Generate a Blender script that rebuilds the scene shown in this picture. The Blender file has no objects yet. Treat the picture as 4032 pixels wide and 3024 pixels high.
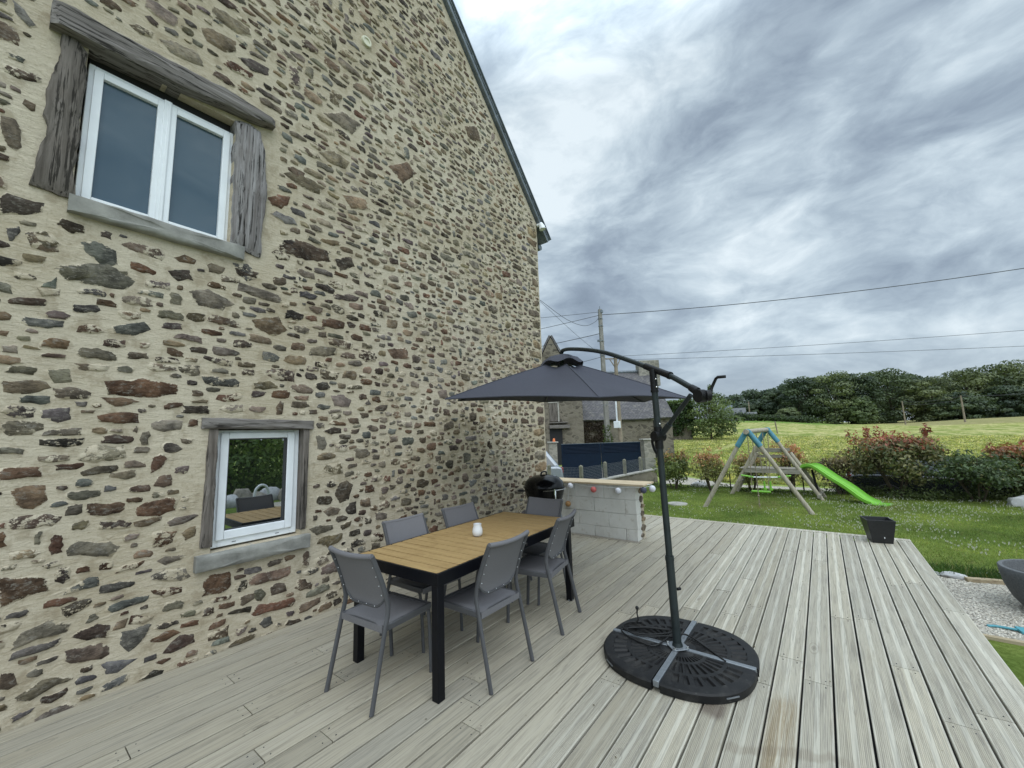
import bpy, bmesh, math, random
import numpy as np
from mathutils import Vector, Matrix, noise as mnoise
S = bpy.context.scene
COL = S.collection
R = math.radians

# ------------------------------------------------------------------ camera
cam_d = bpy.data.cameras.new("camera"); cam = bpy.data.objects.new("camera", cam_d); COL.objects.link(cam)
cam_d.sensor_width = 36.0; cam_d.lens = 14.076; cam_d.clip_start = 0.05; cam_d.clip_end = 4000
def cam_matrix(yaw, pitch, roll, loc):
    cy, sy, cp, sp = math.cos(yaw), math.sin(yaw), math.cos(pitch), math.sin(pitch)
    f = Vector((cy*cp, sy*cp, sp)); r = Vector((sy, -cy, 0)); u = r.cross(f)
    cr, sr = math.cos(roll), math.sin(roll)
    r2 = cr*r + sr*u; u2 = -sr*r + cr*u
    m = Matrix((r2, u2, -f)).transposed().to_4x4(); m.translation = loc
    return m
cam.matrix_world = cam_matrix(R(37.345), R(7.325), R(-1.851), Vector((0, 0, 1.57)))
S.camera = cam
S.render.resolution_x = 1024; S.render.resolution_y = 768
S.view_settings.view_transform = 'Standard'; S.view_settings.look = 'None'
S.view_settings.exposure = 0.47; S.view_settings.gamma = 1.0
S.cycles.max_bounces = 6; S.cycles.transparent_max_bounces = 8
S.cycles.use_denoising = True
S.cycles.sample_clamp_indirect = 8

# ------------------------------------------------------------------ sun
SUN_EL, SUN_AZ = 52.0, -130.0          # azimuth from +X towards +Y
sun_d = bpy.data.lights.new("sun", 'SUN'); sun_d.energy = 0.8; sun_d.angle = R(60); sun_d.color = (1.0, 0.965, 0.9)
sun = bpy.data.objects.new("sun", sun_d); COL.objects.link(sun)
sd = Vector((math.cos(R(SUN_AZ))*math.cos(R(SUN_EL)), math.sin(R(SUN_AZ))*math.cos(R(SUN_EL)), math.sin(R(SUN_EL))))
sun.rotation_euler = (-sd).to_track_quat('-Z', 'Y').to_euler(); sun.location = (0, -20, 30)

# ------------------------------------------------------------------ node helpers
class G:
    def __init__(self, nt): self.nt = nt
    def n(self, typ, i=None, **kw):
        nd = self.nt.nodes.new(typ)
        for k, v in kw.items(): setattr(nd, k, v)
        if i:
            for k, v in i.items():
                s = nd.inputs[k]
                if isinstance(v, bpy.types.NodeSocket): self.nt.links.new(v, s)
                else: s.default_value = v
        return nd
    def link(self, a, b): self.nt.links.new(a, b)
    def m(self, op, a, b=0.0, c=0.0, clamp=False):
        nd = self.n('ShaderNodeMath', {0: a, 1: b, 2: c}, operation=op); nd.use_clamp = clamp
        return nd.outputs[0]
    def vm(self, op, a, b=(0, 0, 0)):
        nd = self.n('ShaderNodeVectorMath', {0: a, 1: b}, operation=op)
        return nd.outputs['Value'] if op in ('DOT_PRODUCT', 'LENGTH', 'DISTANCE') else nd.outputs[0]
    def mix(self, f, a, b, mode='MIX'):
        nd = self.n('ShaderNodeMix', data_type='RGBA', blend_type=mode); nd.clamp_factor = True
        for k, v in ((0, f), (6, a), (7, b)):
            if isinstance(v, bpy.types.NodeSocket): self.link(v, nd.inputs[k])
            else: nd.inputs[k].default_value = v if k == 0 else (tuple(v)+(1,) if len(v) == 3 else v)
        return nd.outputs[2]
    def ramp(self, f, stops, interp='LINEAR'):
        nd = self.n('ShaderNodeValToRGB'); cr = nd.color_ramp; cr.interpolation = interp
        while len(cr.elements) < len(stops): cr.elements.new(0.5)
        for e, (p, c) in zip(cr.elements, stops):
            e.position = p
            e.color = (c, c, c, 1) if isinstance(c, (int, float)) else (tuple(c)+(1,))[:4]
        self.link(f, nd.inputs[0]); return nd.outputs[0]
    def sstep(self, x, a, b):
        nd = self.n('ShaderNodeMapRange', {0: x, 1: a, 2: b, 3: 0.0, 4: 1.0}, interpolation_type='SMOOTHSTEP'); nd.clamp = True
        return nd.outputs[0]
    def noise(self, vec, scale, detail=4, rough=0.55, dist=0.0, dims='3D'):
        nd = self.n('ShaderNodeTexNoise', {'Vector': vec, 'Scale': scale, 'Detail': detail, 'Roughness': rough, 'Distortion': dist}, noise_dimensions=dims)
        return nd.outputs[0]
    def mapping(self, vec, scale=(1, 1, 1), loc=(0, 0, 0), rot=(0, 0, 0)):
        return self.n('ShaderNodeMapping', {'Vector': vec, 'Scale': scale, 'Location': loc, 'Rotation': rot}).outputs[0]
    def obj(self): return self.n('ShaderNodeTexCoord').outputs['Object']
    def bump(self, h, strength=0.5, dist=0.01, normal=None):
        i = {'Height': h, 'Strength': strength, 'Distance': dist}
        if normal is not None: i['Normal'] = normal
        return self.n('ShaderNodeBump', i).outputs[0]

MATS = {}
def newmat(name):
    m = bpy.data.materials.new(name); m.use_nodes = True
    nt = m.node_tree; nt.nodes.clear(); g = G(nt)
    out = g.n('ShaderNodeOutputMaterial'); b = g.n('ShaderNodeBsdfPrincipled')
    g.link(b.outputs[0], out.inputs[0]); MATS[name] = m
    return m, g, b, out
def setb(g, b, **kw):
    names = dict(col='Base Color', rough='Roughness', metal='Metallic', normal='Normal', spec='Specular IOR Level', coat='Coat Weight', alpha='Alpha', sheen='Sheen Weight')
    for k, v in kw.items():
        s = b.inputs[names[k]]
        if isinstance(v, bpy.types.NodeSocket): g.link(v, s)
        else: s.default_value = (tuple(v)+(1,)) if k == 'col' else v

# ------------------------------------------------------------------ sky
W = bpy.data.worlds.new("World"); S.world = W; W.use_nodes = True
nt = W.node_tree; nt.nodes.clear(); g = G(nt)
wout = g.n('ShaderNodeOutputWorld'); bg = g.n('ShaderNodeBackground', {'Strength': 0.1}); g.link(bg.outputs[0], wout.inputs[0])
sky = g.n('ShaderNodeTexSky', sky_type='NISHITA'); sky.sun_disc = False; sky.sun_elevation = R(SUN_EL); sky.sun_rotation = R(90-SUN_AZ)
d = g.vm('NORMALIZE', g.n('ShaderNodeTexCoord').outputs['Generated'])
sx = g.n('ShaderNodeSeparateXYZ', {0: d}); dz = g.m('MAXIMUM', sx.outputs[2], 0.0)
den = g.m('ADD', dz, 0.42)
px = g.m('DIVIDE', sx.outputs[0], den); py = g.m('DIVIDE', sx.outputs[1], den)
pv = g.n('ShaderNodeCombineXYZ', {0: px, 1: py, 2: 0.0}).outputs[0]
pd = g.mapping(d, (1, 1, 2.3), (0.7, 0.2, 0.1)); warp = g.n('ShaderNodeTexNoise', {'Vector': pd, 'Scale': 2.2, 'Detail': 3.0}).outputs['Color']
pw = g.vm('ADD', pd, g.n('ShaderNodeVectorMath', {0: g.vm('SUBTRACT', warp, (0.5, 0.5, 0.5)), 3: 0.35}, operation='SCALE').outputs[0])
f1 = g.noise(pw, 2.6, 9, 0.55); f2 = g.noise(pw, 7.0, 8, 0.6)
fc = g.m('ADD', g.m('MULTIPLY', f1, 0.64), g.m('MULTIPLY', f2, 0.36))
def lobe(az, el, w):      # soft low-frequency patch of brighter or darker cloud around a direction
    v = (math.cos(R(az))*math.cos(R(el)), math.sin(R(az))*math.cos(R(el)), math.sin(R(el)))
    return g.sstep(g.vm('DOT_PRODUCT', d, v), math.cos(R(w)), 1.0)
for az, el, w, k in ((33, 46, 14, .02), (28, 39, 11, .04), (27, 27, 8, .07), (8, 24, 9, .05), (0, 21, 6, .04), (15, 45, 8, .03), (13, 35, 9, -.08), (4, 34, 9, -.06), (-6, 33, 10, -.05), (-11, 20, 11, -.08), (15, 17, 10, -.08), (23, 18, 6, -.06), (-6, 13, 8, -.05)):
    fc = g.m('ADD', fc, g.m('MULTIPLY', lobe(az, el, w), k*0.5))
fc = g.m('ADD', fc, 0.0)
cc = g.ramp(fc, [(0.29, (0.150, 0.190, 0.245)), (0.40, (0.225, 0.28, 0.345)), (0.48, (0.315, 0.385, 0.45)), (0.55, (0.43, 0.51, 0.57)), (0.64, (0.60, 0.675, 0.72))])
hz = g.m('SUBTRACT', 1.0, g.sstep(dz, 0.0, 0.22)); cc = g.mix(g.m('MULTIPLY', hz, 0.5), cc, (0.34, 0.40, 0.45))
gain = g.m('ADD', 1.0, g.m('MULTIPLY', g.sstep(dz, 0.66, 0.95), 2.2))               # the overcast is brightest overhead, boosted here to light the deck
gain = g.m('ADD', gain, g.m('MULTIPLY', g.sstep(g.vm('DOT_PRODUCT', d, (-0.45, -0.80, 0.40)), 0.35, 1.0), 1.5))   # brightness added to the sky behind the viewer to light the wall
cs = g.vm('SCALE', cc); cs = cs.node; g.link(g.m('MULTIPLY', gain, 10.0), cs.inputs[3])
below = g.sstep(sx.outputs[2], -0.02, 0.0)
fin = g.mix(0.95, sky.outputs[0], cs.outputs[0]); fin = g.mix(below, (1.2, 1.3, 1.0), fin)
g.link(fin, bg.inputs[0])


# ------------------------------------------------------------------ mesh helpers
def link_obj(o, parent=None):
    COL.objects.link(o)
    if parent is not None: o.parent = parent
    return o
def tag(o, label=None, cat=None, group=None, kind=None):
    for k, v in (('label', label), ('category', cat), ('group', group), ('kind', kind)):
        if v: o[k] = v
    return o
def thing(name, label, cat, loc=(0, 0, 0), rz=0.0, group=None):
    o = bpy.data.objects.new(name, None); COL.objects.link(o)
    o.location = loc; o.rotation_euler = (0, 0, rz); o.empty_display_size = 0.2
    return tag(o, label, cat, group)
def copy_tree(o, parent=None):
    c = o.copy(); COL.objects.link(c)
    if parent is not None: c.parent = parent
    for ch in list(o.children): copy_tree(ch, c)
    return c
class MB:
    def __init__(self): self.v = []; self.f = []; self.mi = []; self.c = []
    def add(self, vs, fs, mi=0, col=None):
        o = len(self.v); self.v += [tuple(p) for p in vs]
        self.f += [tuple(i+o for i in f) for f in fs]; self.mi += [mi]*len(fs)
        self.c += [col or (1, 1, 1, 1)]*len(vs)
    def box(self, c, s, rot=None, mi=0, col=None, taper=1.0):
        hx, hy, hz = s[0]/2, s[1]/2, s[2]/2; vs = []
        for z in (-1, 1):
            k = taper if z > 0 else 1.0
            for x, y in ((-1, -1), (1, -1), (1, 1), (-1, 1)):
                p = Vector((x*hx*k, y*hy*k, z*hz))
                if rot is not None: p = rot @ p
                vs.append(p+Vector(c))
        self.add(vs, [(3, 2, 1, 0), (4, 5, 6, 7), (0, 1, 5, 4), (1, 2, 6, 5), (2, 3, 7, 6), (3, 0, 4, 7)], mi, col)
    def beam(self, a, b, w, h, up=(0, 0, 1), mi=0, col=None):
        a = Vector(a); b = Vector(b); d = b-a; L = d.length; x = d.normalized()
        y = Vector(up).cross(x)
        if y.length < 1e-4: y = Vector((0, 1, 0)).cross(x)
        y.normalize(); z = x.cross(y)
        self.box((a+b)/2, (L, w, h), Matrix((x, y, z)).transposed(), mi, col)
    def tube(self, pts, r, n=10, mi=0, cap=True, col=None, flat=1.0):
        pts = [Vector(p) for p in pts]; m = len(pts)
        rs = r if isinstance(r, (list, tuple)) else [r]*m
        t0 = (pts[1]-pts[0]).normalized()
        ref = Vector((0, 0, 1)) if abs(t0.z) < 0.9 else Vector((1, 0, 0))
        nx = t0.cross(ref).normalized(); vs = []
        for i, p in enumerate(pts):
            t = (pts[min(i+1, m-1)]-pts[max(i-1, 0)]).normalized()
            nx = (nx-t*nx.dot(t)).normalized(); ny = t.cross(nx)
            for k in range(n):
                a = 2*math.pi*k/n
                vs.append(p+nx*(math.cos(a)*rs[i]*flat)+ny*(math.sin(a)*rs[i]))
        fs = [(i*n+k, i*n+(k+1) % n, (i+1)*n+(k+1) % n, (i+1)*n+k) for i in range(m-1) for k in range(n)]
        if cap: fs += [tuple(range(n-1, -1, -1)), tuple((m-1)*n+k for k in range(n))]
        self.add(vs, fs, mi, col)
    def cyl(self, a, b, r0, r1=None, n=16, mi=0, col=None): self.tube([a, b], [r0, r0 if r1 is None else r1], n, mi, True, col)
    def lathe(self, prof, c=(0, 0, 0), n=32, mi=0, col=None, ax=None):
        c = Vector(c); vs = []; m = len(prof)
        for r, z in prof:
            for k in range(n):
                a = 2*math.pi*k/n; p = Vector((r*math.cos(a), r*math.sin(a), z))
                if ax is not None: p = ax @ p
                vs.append(p+c)
        fs = [(i*n+k, i*n+(k+1) % n, (i+1)*n+(k+1) % n, (i+1)*n+k) for i in range(m-1) for k in range(n)]
        self.add(vs, fs, mi, col)
    def prism(self, poly, axis, lo, hi, mi=0, col=None):
        # poly in the plane normal to axis ('x','y','z'), extruded lo..hi
        def P(p, t): return {'x': (t, p[0], p[1]), 'y': (p[0], t, p[1]), 'z': (p[0], p[1], t)}[axis]
        n = len(poly); vs = [P(p, lo) for p in poly]+[P(p, hi) for p in poly]
        fs = [tuple(range(n-1, -1, -1)), tuple(range(n, 2*n))]+[(k, (k+1) % n, n+(k+1) % n, n+k) for k in range(n)]
        self.add(vs, fs, mi, col)
    def sphere(self, c, r, n=14, m=9, mi=0, col=None, sc=(1, 1, 1)):
        vs = []
        for i in range(m+1):
            t = math.pi*i/m
            for k in range(n):
                a = 2*math.pi*k/n
                vs.append((c[0]+r*sc[0]*math.sin(t)*math.cos(a), c[1]+r*sc[1]*math.sin(t)*math.sin(a), c[2]-r*sc[2]*math.cos(t)))
        self.add(vs, [(i*n+k, i*n+(k+1) % n, (i+1)*n+(k+1) % n, (i+1)*n+k) for i in range(m) for k in range(n)], mi, col)
    def build(self, name, mats, parent=None, smooth=None, bevel=0.0, cols=False, loc=None, fixn=True, seg=2):
        me = bpy.data.meshes.new(name); me.from_pydata(self.v, [], self.f)
        for m in (mats if isinstance(mats, (list, tuple)) else [mats]): me.materials.append(m)
        if len(set(self.mi)) > 1: me.polygons.foreach_set('material_index', self.mi)
        if cols:
            ca = me.color_attributes.new('Col', 'FLOAT_COLOR', 'POINT')
            ca.data.foreach_set('color', np.array(self.c, dtype=np.float32).ravel())
        if fixn:
            bm = bmesh.new(); bm.from_mesh(me); bmesh.ops.recalc_face_normals(bm, faces=bm.faces); bm.to_mesh(me); bm.free()
        if smooth is not None:
            me.polygons.foreach_set('use_smooth', [True]*len(me.polygons)); me.set_sharp_from_angle(angle=R(smooth))
        me.update()
        o = bpy.data.objects.new(name, me); link_obj(o, parent)
        if loc: o.location = loc
        if bevel:
            md = o.modifiers.new('bevel', 'BEVEL'); md.width = bevel; md.segments = seg; md.limit_method = 'ANGLE'; md.angle_limit = R(35)
            me.polygons.foreach_set('use_smooth', [True]*len(me.polygons))
            if smooth is None: me.set_sharp_from_angle(angle=R(50))
        return o
def npmesh(name, verts, faces_n, mat, cols=None, parent=None, loc=None, smooth=False):
    """verts (N*k,3): N faces of k own vertices each"""
    k = faces_n; nv = len(verts); nf = nv//k
    me = bpy.data.meshes.new(name); me.vertices.add(nv); me.loops.add(nv); me.polygons.add(nf)
    me.vertices.foreach_set('co', np.asarray(verts, np.float32).ravel())
    me.loops.foreach_set('vertex_index', np.arange(nv, dtype=np.int32))
    me.polygons.foreach_set('loop_start', np.arange(0, nv, k, dtype=np.int32))
    me.polygons.foreach_set('loop_total', np.full(nf, k, np.int32))
    me.materials.append(mat)
    if cols is not None:
        ca = me.color_attributes.new('Col', 'FLOAT_COLOR', 'POINT')
        c4 = np.ones((nv, 4), np.float32); c4[:, :3] = cols
        ca.data.foreach_set('color', c4.ravel())
    me.update(calc_edges=True); me.validate()
    o = bpy.data.objects.new(name, me); link_obj(o, parent)
    if loc: o.location = loc
    return o
def arc(c, r, a0, a1, n, plane='xz'):
    out = []
    for i in range(n+1):
        a = a0+(a1-a0)*i/n; u, w = c[0]+r*math.cos(a), c[1]+r*math.sin(a)
        out.append((u, w))
    return out
def spline(pts, n=8):
    P = [Vector(p) for p in pts]; P = [P[0]*2-P[1]]+P+[P[-1]*2-P[-2]]; out = []
    for i in range(1, len(P)-2):
        for k in range(n):
            t = k/n
            out.append(0.5*((2*P[i])+(P[i+1]-P[i-1])*t+(2*P[i-1]-5*P[i]+4*P[i+1]-P[i+2])*t*t+(3*P[i]-P[i-1]-3*P[i+1]+P[i+2])*t**3))
    out.append(P[-2]); return out
# ------------------------------------------------------------------ materials
def simple(name, col, rough=0.5, metal=0.0, nscale=0, namp=0.0, bscale=0, bstr=0.0, bdist=0.002, spec=0.5, coat=0.0):
    m, g, b, o = newmat(name); setb(g, b, rough=rough, metal=metal, spec=spec, coat=coat)
    v = g.obj()
    if nscale:
        f = g.noise(v, nscale, 5, 0.6)
        lo = tuple(c*(1-namp) for c in col); hi = tuple(min(1, c*(1+namp)) for c in col)
        setb(g, b, col=g.ramp(f, [(0.3, lo), (0.7, hi)]))
        setb(g, b, rough=g.m('ADD', g.m('MULTIPLY', f, 0.25), rough-0.12))
    else: setb(g, b, col=col)
    if bscale: setb(g, b, normal=g.bump(g.noise(v, bscale, 4, 0.6), bstr, bdist))
    return m
M_chairmetal = simple('anthracite paint', (0.078, 0.079, 0.084), 0.5, 0.0, 9, 0.12, 0, 0, 0.002, 0.35)
M_black = simple('black powder coat', (0.004, 0.0045, 0.007), 0.42, 0.0, 30, 0.2, 0, 0, 0.002, 0.22)
M_white = simple('white plastic frame', (0.78, 0.81, 0.84), 0.32, 0, 6, 0.05)
M_gasket = simple('rubber gasket', (0.03, 0.032, 0.035), 0.6)
M_green = simple('dark parasol metal', (0.020, 0.027, 0.028), 0.45, 0.0, 14, 0.2, 0, 0, 0.002, 0.35)
M_blackpl = simple('black plastic', (0.007, 0.007, 0.008), 0.5, 0, 0, 0, 0, 0, 0.002, 0.3)
M_galv = simple('galvanised steel', (0.24, 0.26, 0.28), 0.42, 0.55, 40, 0.15)
M_chrome = simple('chrome', (0.75, 0.75, 0.75), 0.18, 1.0)
M_enamel = simple('black enamel', (0.004, 0.004, 0.0045), 0.2, 0, 0, 0, 0, 0, 0.002, 0.3, 0.0)
M_rubber = simple('cable rubber', (0.008, 0.008, 0.008), 0.6)
M_slate = simple('roof slate edge', (0.15, 0.175, 0.20), 0.5, 0, 5, 0.35, 12, 0.5, 0.02)
M_zinc = simple('zinc', (0.2, 0.23, 0.26), 0.45, 0.4, 6, 0.2)
M_navy = simple('navy gate paint', (0.005, 0.013, 0.029), 0.6, 0, 8, 0.15, 0, 0, 0.002, 0.15)
M_conc = simple('pale concrete', (0.34, 0.325, 0.29), 0.85, 0, 7, 0.3, 40, 0.5, 0.006)
M_sill = simple('grey sill cement', (0.235, 0.232, 0.21), 0.85, 0, 5, 0.4, 35, 0.5, 0.006)
M_polec = simple('utility pole concrete', (0.22, 0.21, 0.19), 0.9, 0, 3, 0.25)
M_polew = simple('weathered pole timber', (0.24, 0.2, 0.15), 0.85, 0, 3, 0.3)
M_postc = simple('mossy concrete post', (0.21, 0.2, 0.15), 0.9, 0, 8, 0.35)
M_wire = simple('fence wire', (0.22, 0.23, 0.24), 0.5, 0.5)
M_cablel = simple('overhead cable', (0.05, 0.05, 0.055), 0.6)
M_blue = simple('turquoise paint', (0.075, 0.235, 0.31), 0.6, 0, 8, 0.3)
M_lime = simple('lime plastic', (0.18, 0.46, 0.04), 0.42, 0, 0)
M_rope = simple('hemp rope', (0.26, 0.22, 0.16), 0.9)
M_carw = simple('silver car paint', (0.33, 0.36, 0.40), 0.25, 0.3, 0, 0, 0, 0, 0.002, 0.5, 0.6)
M_cark = simple('dark car paint', (0.012, 0.014, 0.018), 0.2, 0.0, 0, 0, 0, 0, 0.002, 0.5, 0.7)
M_carglass = simple('car glass', (0.05, 0.06, 0.065), 0.06, 0, 0, 0, 0, 0, 0.002, 0.8)
M_tyre = simple('tyre', (0.012, 0.012, 0.012), 0.8)
M_red = simple('red lamp', (0.22, 0.015, 0.015), 0.25)
M_orange = simple('orange plastic', (0.75, 0.2, 0.06), 0.4)
M_planter = simple('planter black', (0.012, 0.0125, 0.014), 0.42, 0, 30, 0.3, 80, 0.2, 0.002)
M_soil = simple('dark soil', (0.025, 0.02, 0.016), 1.0, 0, 30, 0.4, 60, 0.8, 0.01)
M_bowl = simple('granite grey planter', (0.115, 0.12, 0.125), 0.75, 0, 60, 0.35, 120, 0.4, 0.003)
M_bulbw = simple('white globe', (0.66, 0.67, 0.72), 0.5, 0, 60, 0.06)
M_bulbr = simple('coral red globe', (0.52, 0.12, 0.11), 0.55, 0, 60, 0.1)
M_bulbb = simple('navy globe', (0.055, 0.06, 0.1), 0.6, 0, 60, 0.1)
M_bulba = simple('amber globe', (0.32, 0.18, 0.07), 0.55, 0, 60, 0.1)
M_glassjar = simple('opal glass', (0.72, 0.73, 0.74), 0.22, 0, 0)
M_bark = simple('bark', (0.09, 0.07, 0.05), 0.95, 0, 6, 0.4, 14, 0.6, 0.02)
M_housegrey = simple('grey timber cladding', (0.23, 0.24, 0.26), 0.8, 0, 1.2, 0.15)
M_dark = simple('dark opening', (0.012, 0.012, 0.014), 0.8)
M_teal = simple('teal plastic', (0.08, 0.3, 0.36), 0.5, 0, 9, 0.2)
M_rattan = simple('black rattan', (0.012, 0.012, 0.013), 0.6, 0, 40, 0.4, 60, 0.5, 0.004)
M_rock = simple('rubble stone', (0.3, 0.27, 0.22), 0.9, 0, 4, 0.5, 9, 0.7, 0.03)
M_palerock = simple('pale limestone', (0.5, 0.5, 0.5), 0.85, 0, 4, 0.35, 9, 0.7, 0.03)

# reflective window glass
def glassmat(name, tint, fac, fm=1.4):
    m = bpy.data.materials.new(name); m.use_nodes = True; nt = m.node_tree; nt.nodes.clear(); g = G(nt)
    out = g.n('ShaderNodeOutputMaterial')
    d = g.n('ShaderNodeBsdfDiffuse', {0: tint+(1,)}); gl = g.n('ShaderNodeBsdfGlossy', {0: (0.93, 0.97, 1.0, 1), 1: 0.012})
    fr = g.n('ShaderNodeFresnel', {0: 1.5}); f = g.m('ADD', g.m('MULTIPLY', fr.outputs[0], fm), fac, clamp=True)
    v = g.obj(); nrm = g.bump(g.noise(v, 1.3, 1, 0.4), 0.05, 0.02); g.link(nrm, gl.inputs['Normal'])
    mx = g.n('ShaderNodeMixShader', {0: f, 1: d.outputs[0], 2: gl.outputs[0]}); g.link(mx.outputs[0], out.inputs[0]); return m
M_glass = glassmat('window glass', (0.012, 0.014, 0.016), 0.48)
M_glassup = glassmat('upper window glass', (0.05, 0.085, 0.115), 0.0, 1.0)

# rubble stone faces bedded in lime mortar
def mortar_nodes(g, v):
    f1 = g.noise(v, 1.1, 3, 0.5); f2 = g.noise(g.mapping(v, (3.2, 3.2, 13), rot=(0, 0.06, 0)), 2.6, 6, 0.72, 1.2); f3 = g.noise(v, 9, 4, 0.6)
    c = g.mix(g.sstep(f1, 0.3, 0.7), (0.42, 0.355, 0.25), (0.54, 0.478, 0.37))
    c = g.mix(g.sstep(f2, 0.35, 0.7), c, g.mix(0.55, c, (0.64, 0.575, 0.455)))
    c = g.mix(g.m('MULTIPLY', g.sstep(f3, 0.5, 0.68), 0.5), c, (0.27, 0.215, 0.14))
    f4 = g.noise(v, 70, 4, 0.7); c = g.mix(g.m('MULTIPLY', g.sstep(f4, 0.5, 0.7), 0.35), c, (0.28, 0.225, 0.15))
    h = g.m('ADD', g.m('MULTIPLY', f2, 0.8), g.m('ADD', g.m('MULTIPLY', f3, 0.6), g.m('MULTIPLY', f4, 0.35)))
    return c, h
m, g, b, o = newmat('lime mortar'); M_mortar = m; v = g.obj(); c, h = mortar_nodes(g, v)
setb(g, b, col=c, rough=0.95, spec=0.15, normal=g.bump(h, 0.85, 0.014))
m, g, b, o = newmat('rubble stone in mortar'); M_stone = m; v = g.obj(); mc, mh = mortar_nodes(g, v)
at = g.n('ShaderNodeVertexColor', layer_name='Col'); edge = at.outputs[1]
n1 = g.noise(v, 7, 6, 0.65, 0.3); n2 = g.noise(g.mapping(v, (14, 14, 34), rot=(0, 0.25, 0)), 1.6, 6, 0.7, 0.5); n3 = g.noise(g.mapping(v, (1, 1, 1.8)), 24, 6, 0.75, 0.4)
sc = g.mix(g.sstep(n1, 0.3, 0.72), g.mix(1.0, at.outputs[0], (0.5, 0.48, 0.47), 'MULTIPLY'), g.mix(1.0, at.outputs[0], (1.75, 1.68, 1.55), 'MULTIPLY'))
sc = g.mix(g.m('MULTIPLY', g.sstep(n2, 0.5, 0.68), 0.6), sc, g.mix(1.0, sc, (0.42, 0.4, 0.4), 'MULTIPLY'))
sc = g.mix(g.m('MULTIPLY', g.sstep(n3, 0.52, 0.66), 0.6), sc, (0.29, 0.27, 0.23))
sc = g.mix(g.m('MULTIPLY', g.sstep(n3, 0.46, 0.34), 0.65), sc, g.mix(1.0, sc, (0.35, 0.33, 0.32), 'MULTIPLY'))
em = g.m('ADD', edge, g.m('MULTIPLY', g.m('SUBTRACT', g.noise(g.mapping(v, (1, 1, 1.5)), 24, 5, 0.72), 0.5), 2.0))
em = g.m('ADD', em, g.m('MULTIPLY', g.m('SUBTRACT', g.noise(v, 8.0, 4, 0.65), 0.5), 1.9))
msk = g.sstep(em, 0.20, 0.31)
h = g.m('ADD', g.m('MULTIPLY', n2, 1.0), g.m('MULTIPLY', n1, 1.3)); h = g.m('ADD', g.m('MULTIPLY', h, msk), g.m('MULTIPLY', mh, g.m('SUBTRACT', 1.0, msk)))
h = g.m('SUBTRACT', h, g.m('MULTIPLY', msk, 0.35))
setb(g, b, col=g.mix(msk, mc, sc), rough=0.9, spec=0.2, normal=g.bump(h, 0.9, 0.016))

# decking
PITCH = 0.1502
m, g, b, o = newmat('weathered decking'); M_deck = m; v = g.obj(); sx = g.n('ShaderNodeSeparateXYZ', {0: v})
at = g.n('ShaderNodeVertexColor', layer_name='Col'); ac = g.n('ShaderNodeSeparateColor', {0: at.outputs[0]})
ph = g.m('FRACT', g.m('DIVIDE', g.m('SUBTRACT', sx.outputs[1], 0.2573), PITCH))
cen = g.m('ABSOLUTE', g.m('SUBTRACT', ph, 0.5))
flat = g.m('ADD', g.m('LESS_THAN', cen, 0.085), g.m('GREATER_THAN', cen, 0.405), clamp=True)
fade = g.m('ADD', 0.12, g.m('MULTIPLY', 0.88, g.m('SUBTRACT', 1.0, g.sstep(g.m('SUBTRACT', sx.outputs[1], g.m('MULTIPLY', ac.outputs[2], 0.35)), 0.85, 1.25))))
off = g.n('ShaderNodeCombineXYZ', {0: g.m('MULTIPLY', ac.outputs[2], 40.0), 1: g.m('MULTIPLY', ac.outputs[2], 9.0), 2: 0.0}).outputs[0]
wv = g.vm('ADD', v, off)
gr = g.noise(g.mapping(wv, (2.2, 48, 10)), 1.0, 6, 0.68, 0.9); gr2 = g.noise(g.mapping(wv, (3.2, 120, 20)), 1.0, 4, 0.6, 0.3)
bl = g.noise(g.mapping(wv, (1.0, 4.0, 1)), 1.6, 4, 0.6)
c = g.mix(ac.outputs[1], (0.46, 0.418, 0.325), (0.46, 0.428, 0.352))
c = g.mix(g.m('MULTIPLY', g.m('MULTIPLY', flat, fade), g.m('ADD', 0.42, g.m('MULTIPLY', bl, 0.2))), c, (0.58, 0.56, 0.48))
c = g.mix(g.m('MULTIPLY', g.sstep(gr, 0.46, 0.70), 0.6), c, (0.22, 0.20, 0.16))
c = g.mix(g.m('MULTIPLY', g.sstep(gr2, 0.46, 0.66), 0.5), c, (0.25, 0.235, 0.205))
c = g.mix(g.m('MULTIPLY', g.sstep(bl, 0.5, 0.75), 0.35), c, (0.42, 0.37, 0.27))
kn = g.n('ShaderNodeTexVoronoi', {'Vector': g.mapping(wv, (1.7, 5.5, 0.2)), 'Scale': 1.0}, feature='F1')
kd = g.m('ADD', kn.outputs['Distance'], g.m('MULTIPLY', g.noise(wv, 30, 3, 0.6), 0.09))
kr = g.m('MULTIPLY', g.m('SINE', g.m('MULTIPLY', kd, 75.0)), g.m('SUBTRACT', 1.0, g.sstep(kd, 0.12, 0.3)))
c = g.mix(g.m('MULTIPLY', g.m('MAXIMUM', kr, 0.0), 0.5), c, (0.2, 0.18, 0.15))
c = g.mix(g.m('MULTIPLY', g.m('SUBTRACT', 1.0, g.sstep(kd, 0.06, 0.11)), 0.6), c, (0.16, 0.14, 0.11))
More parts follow.
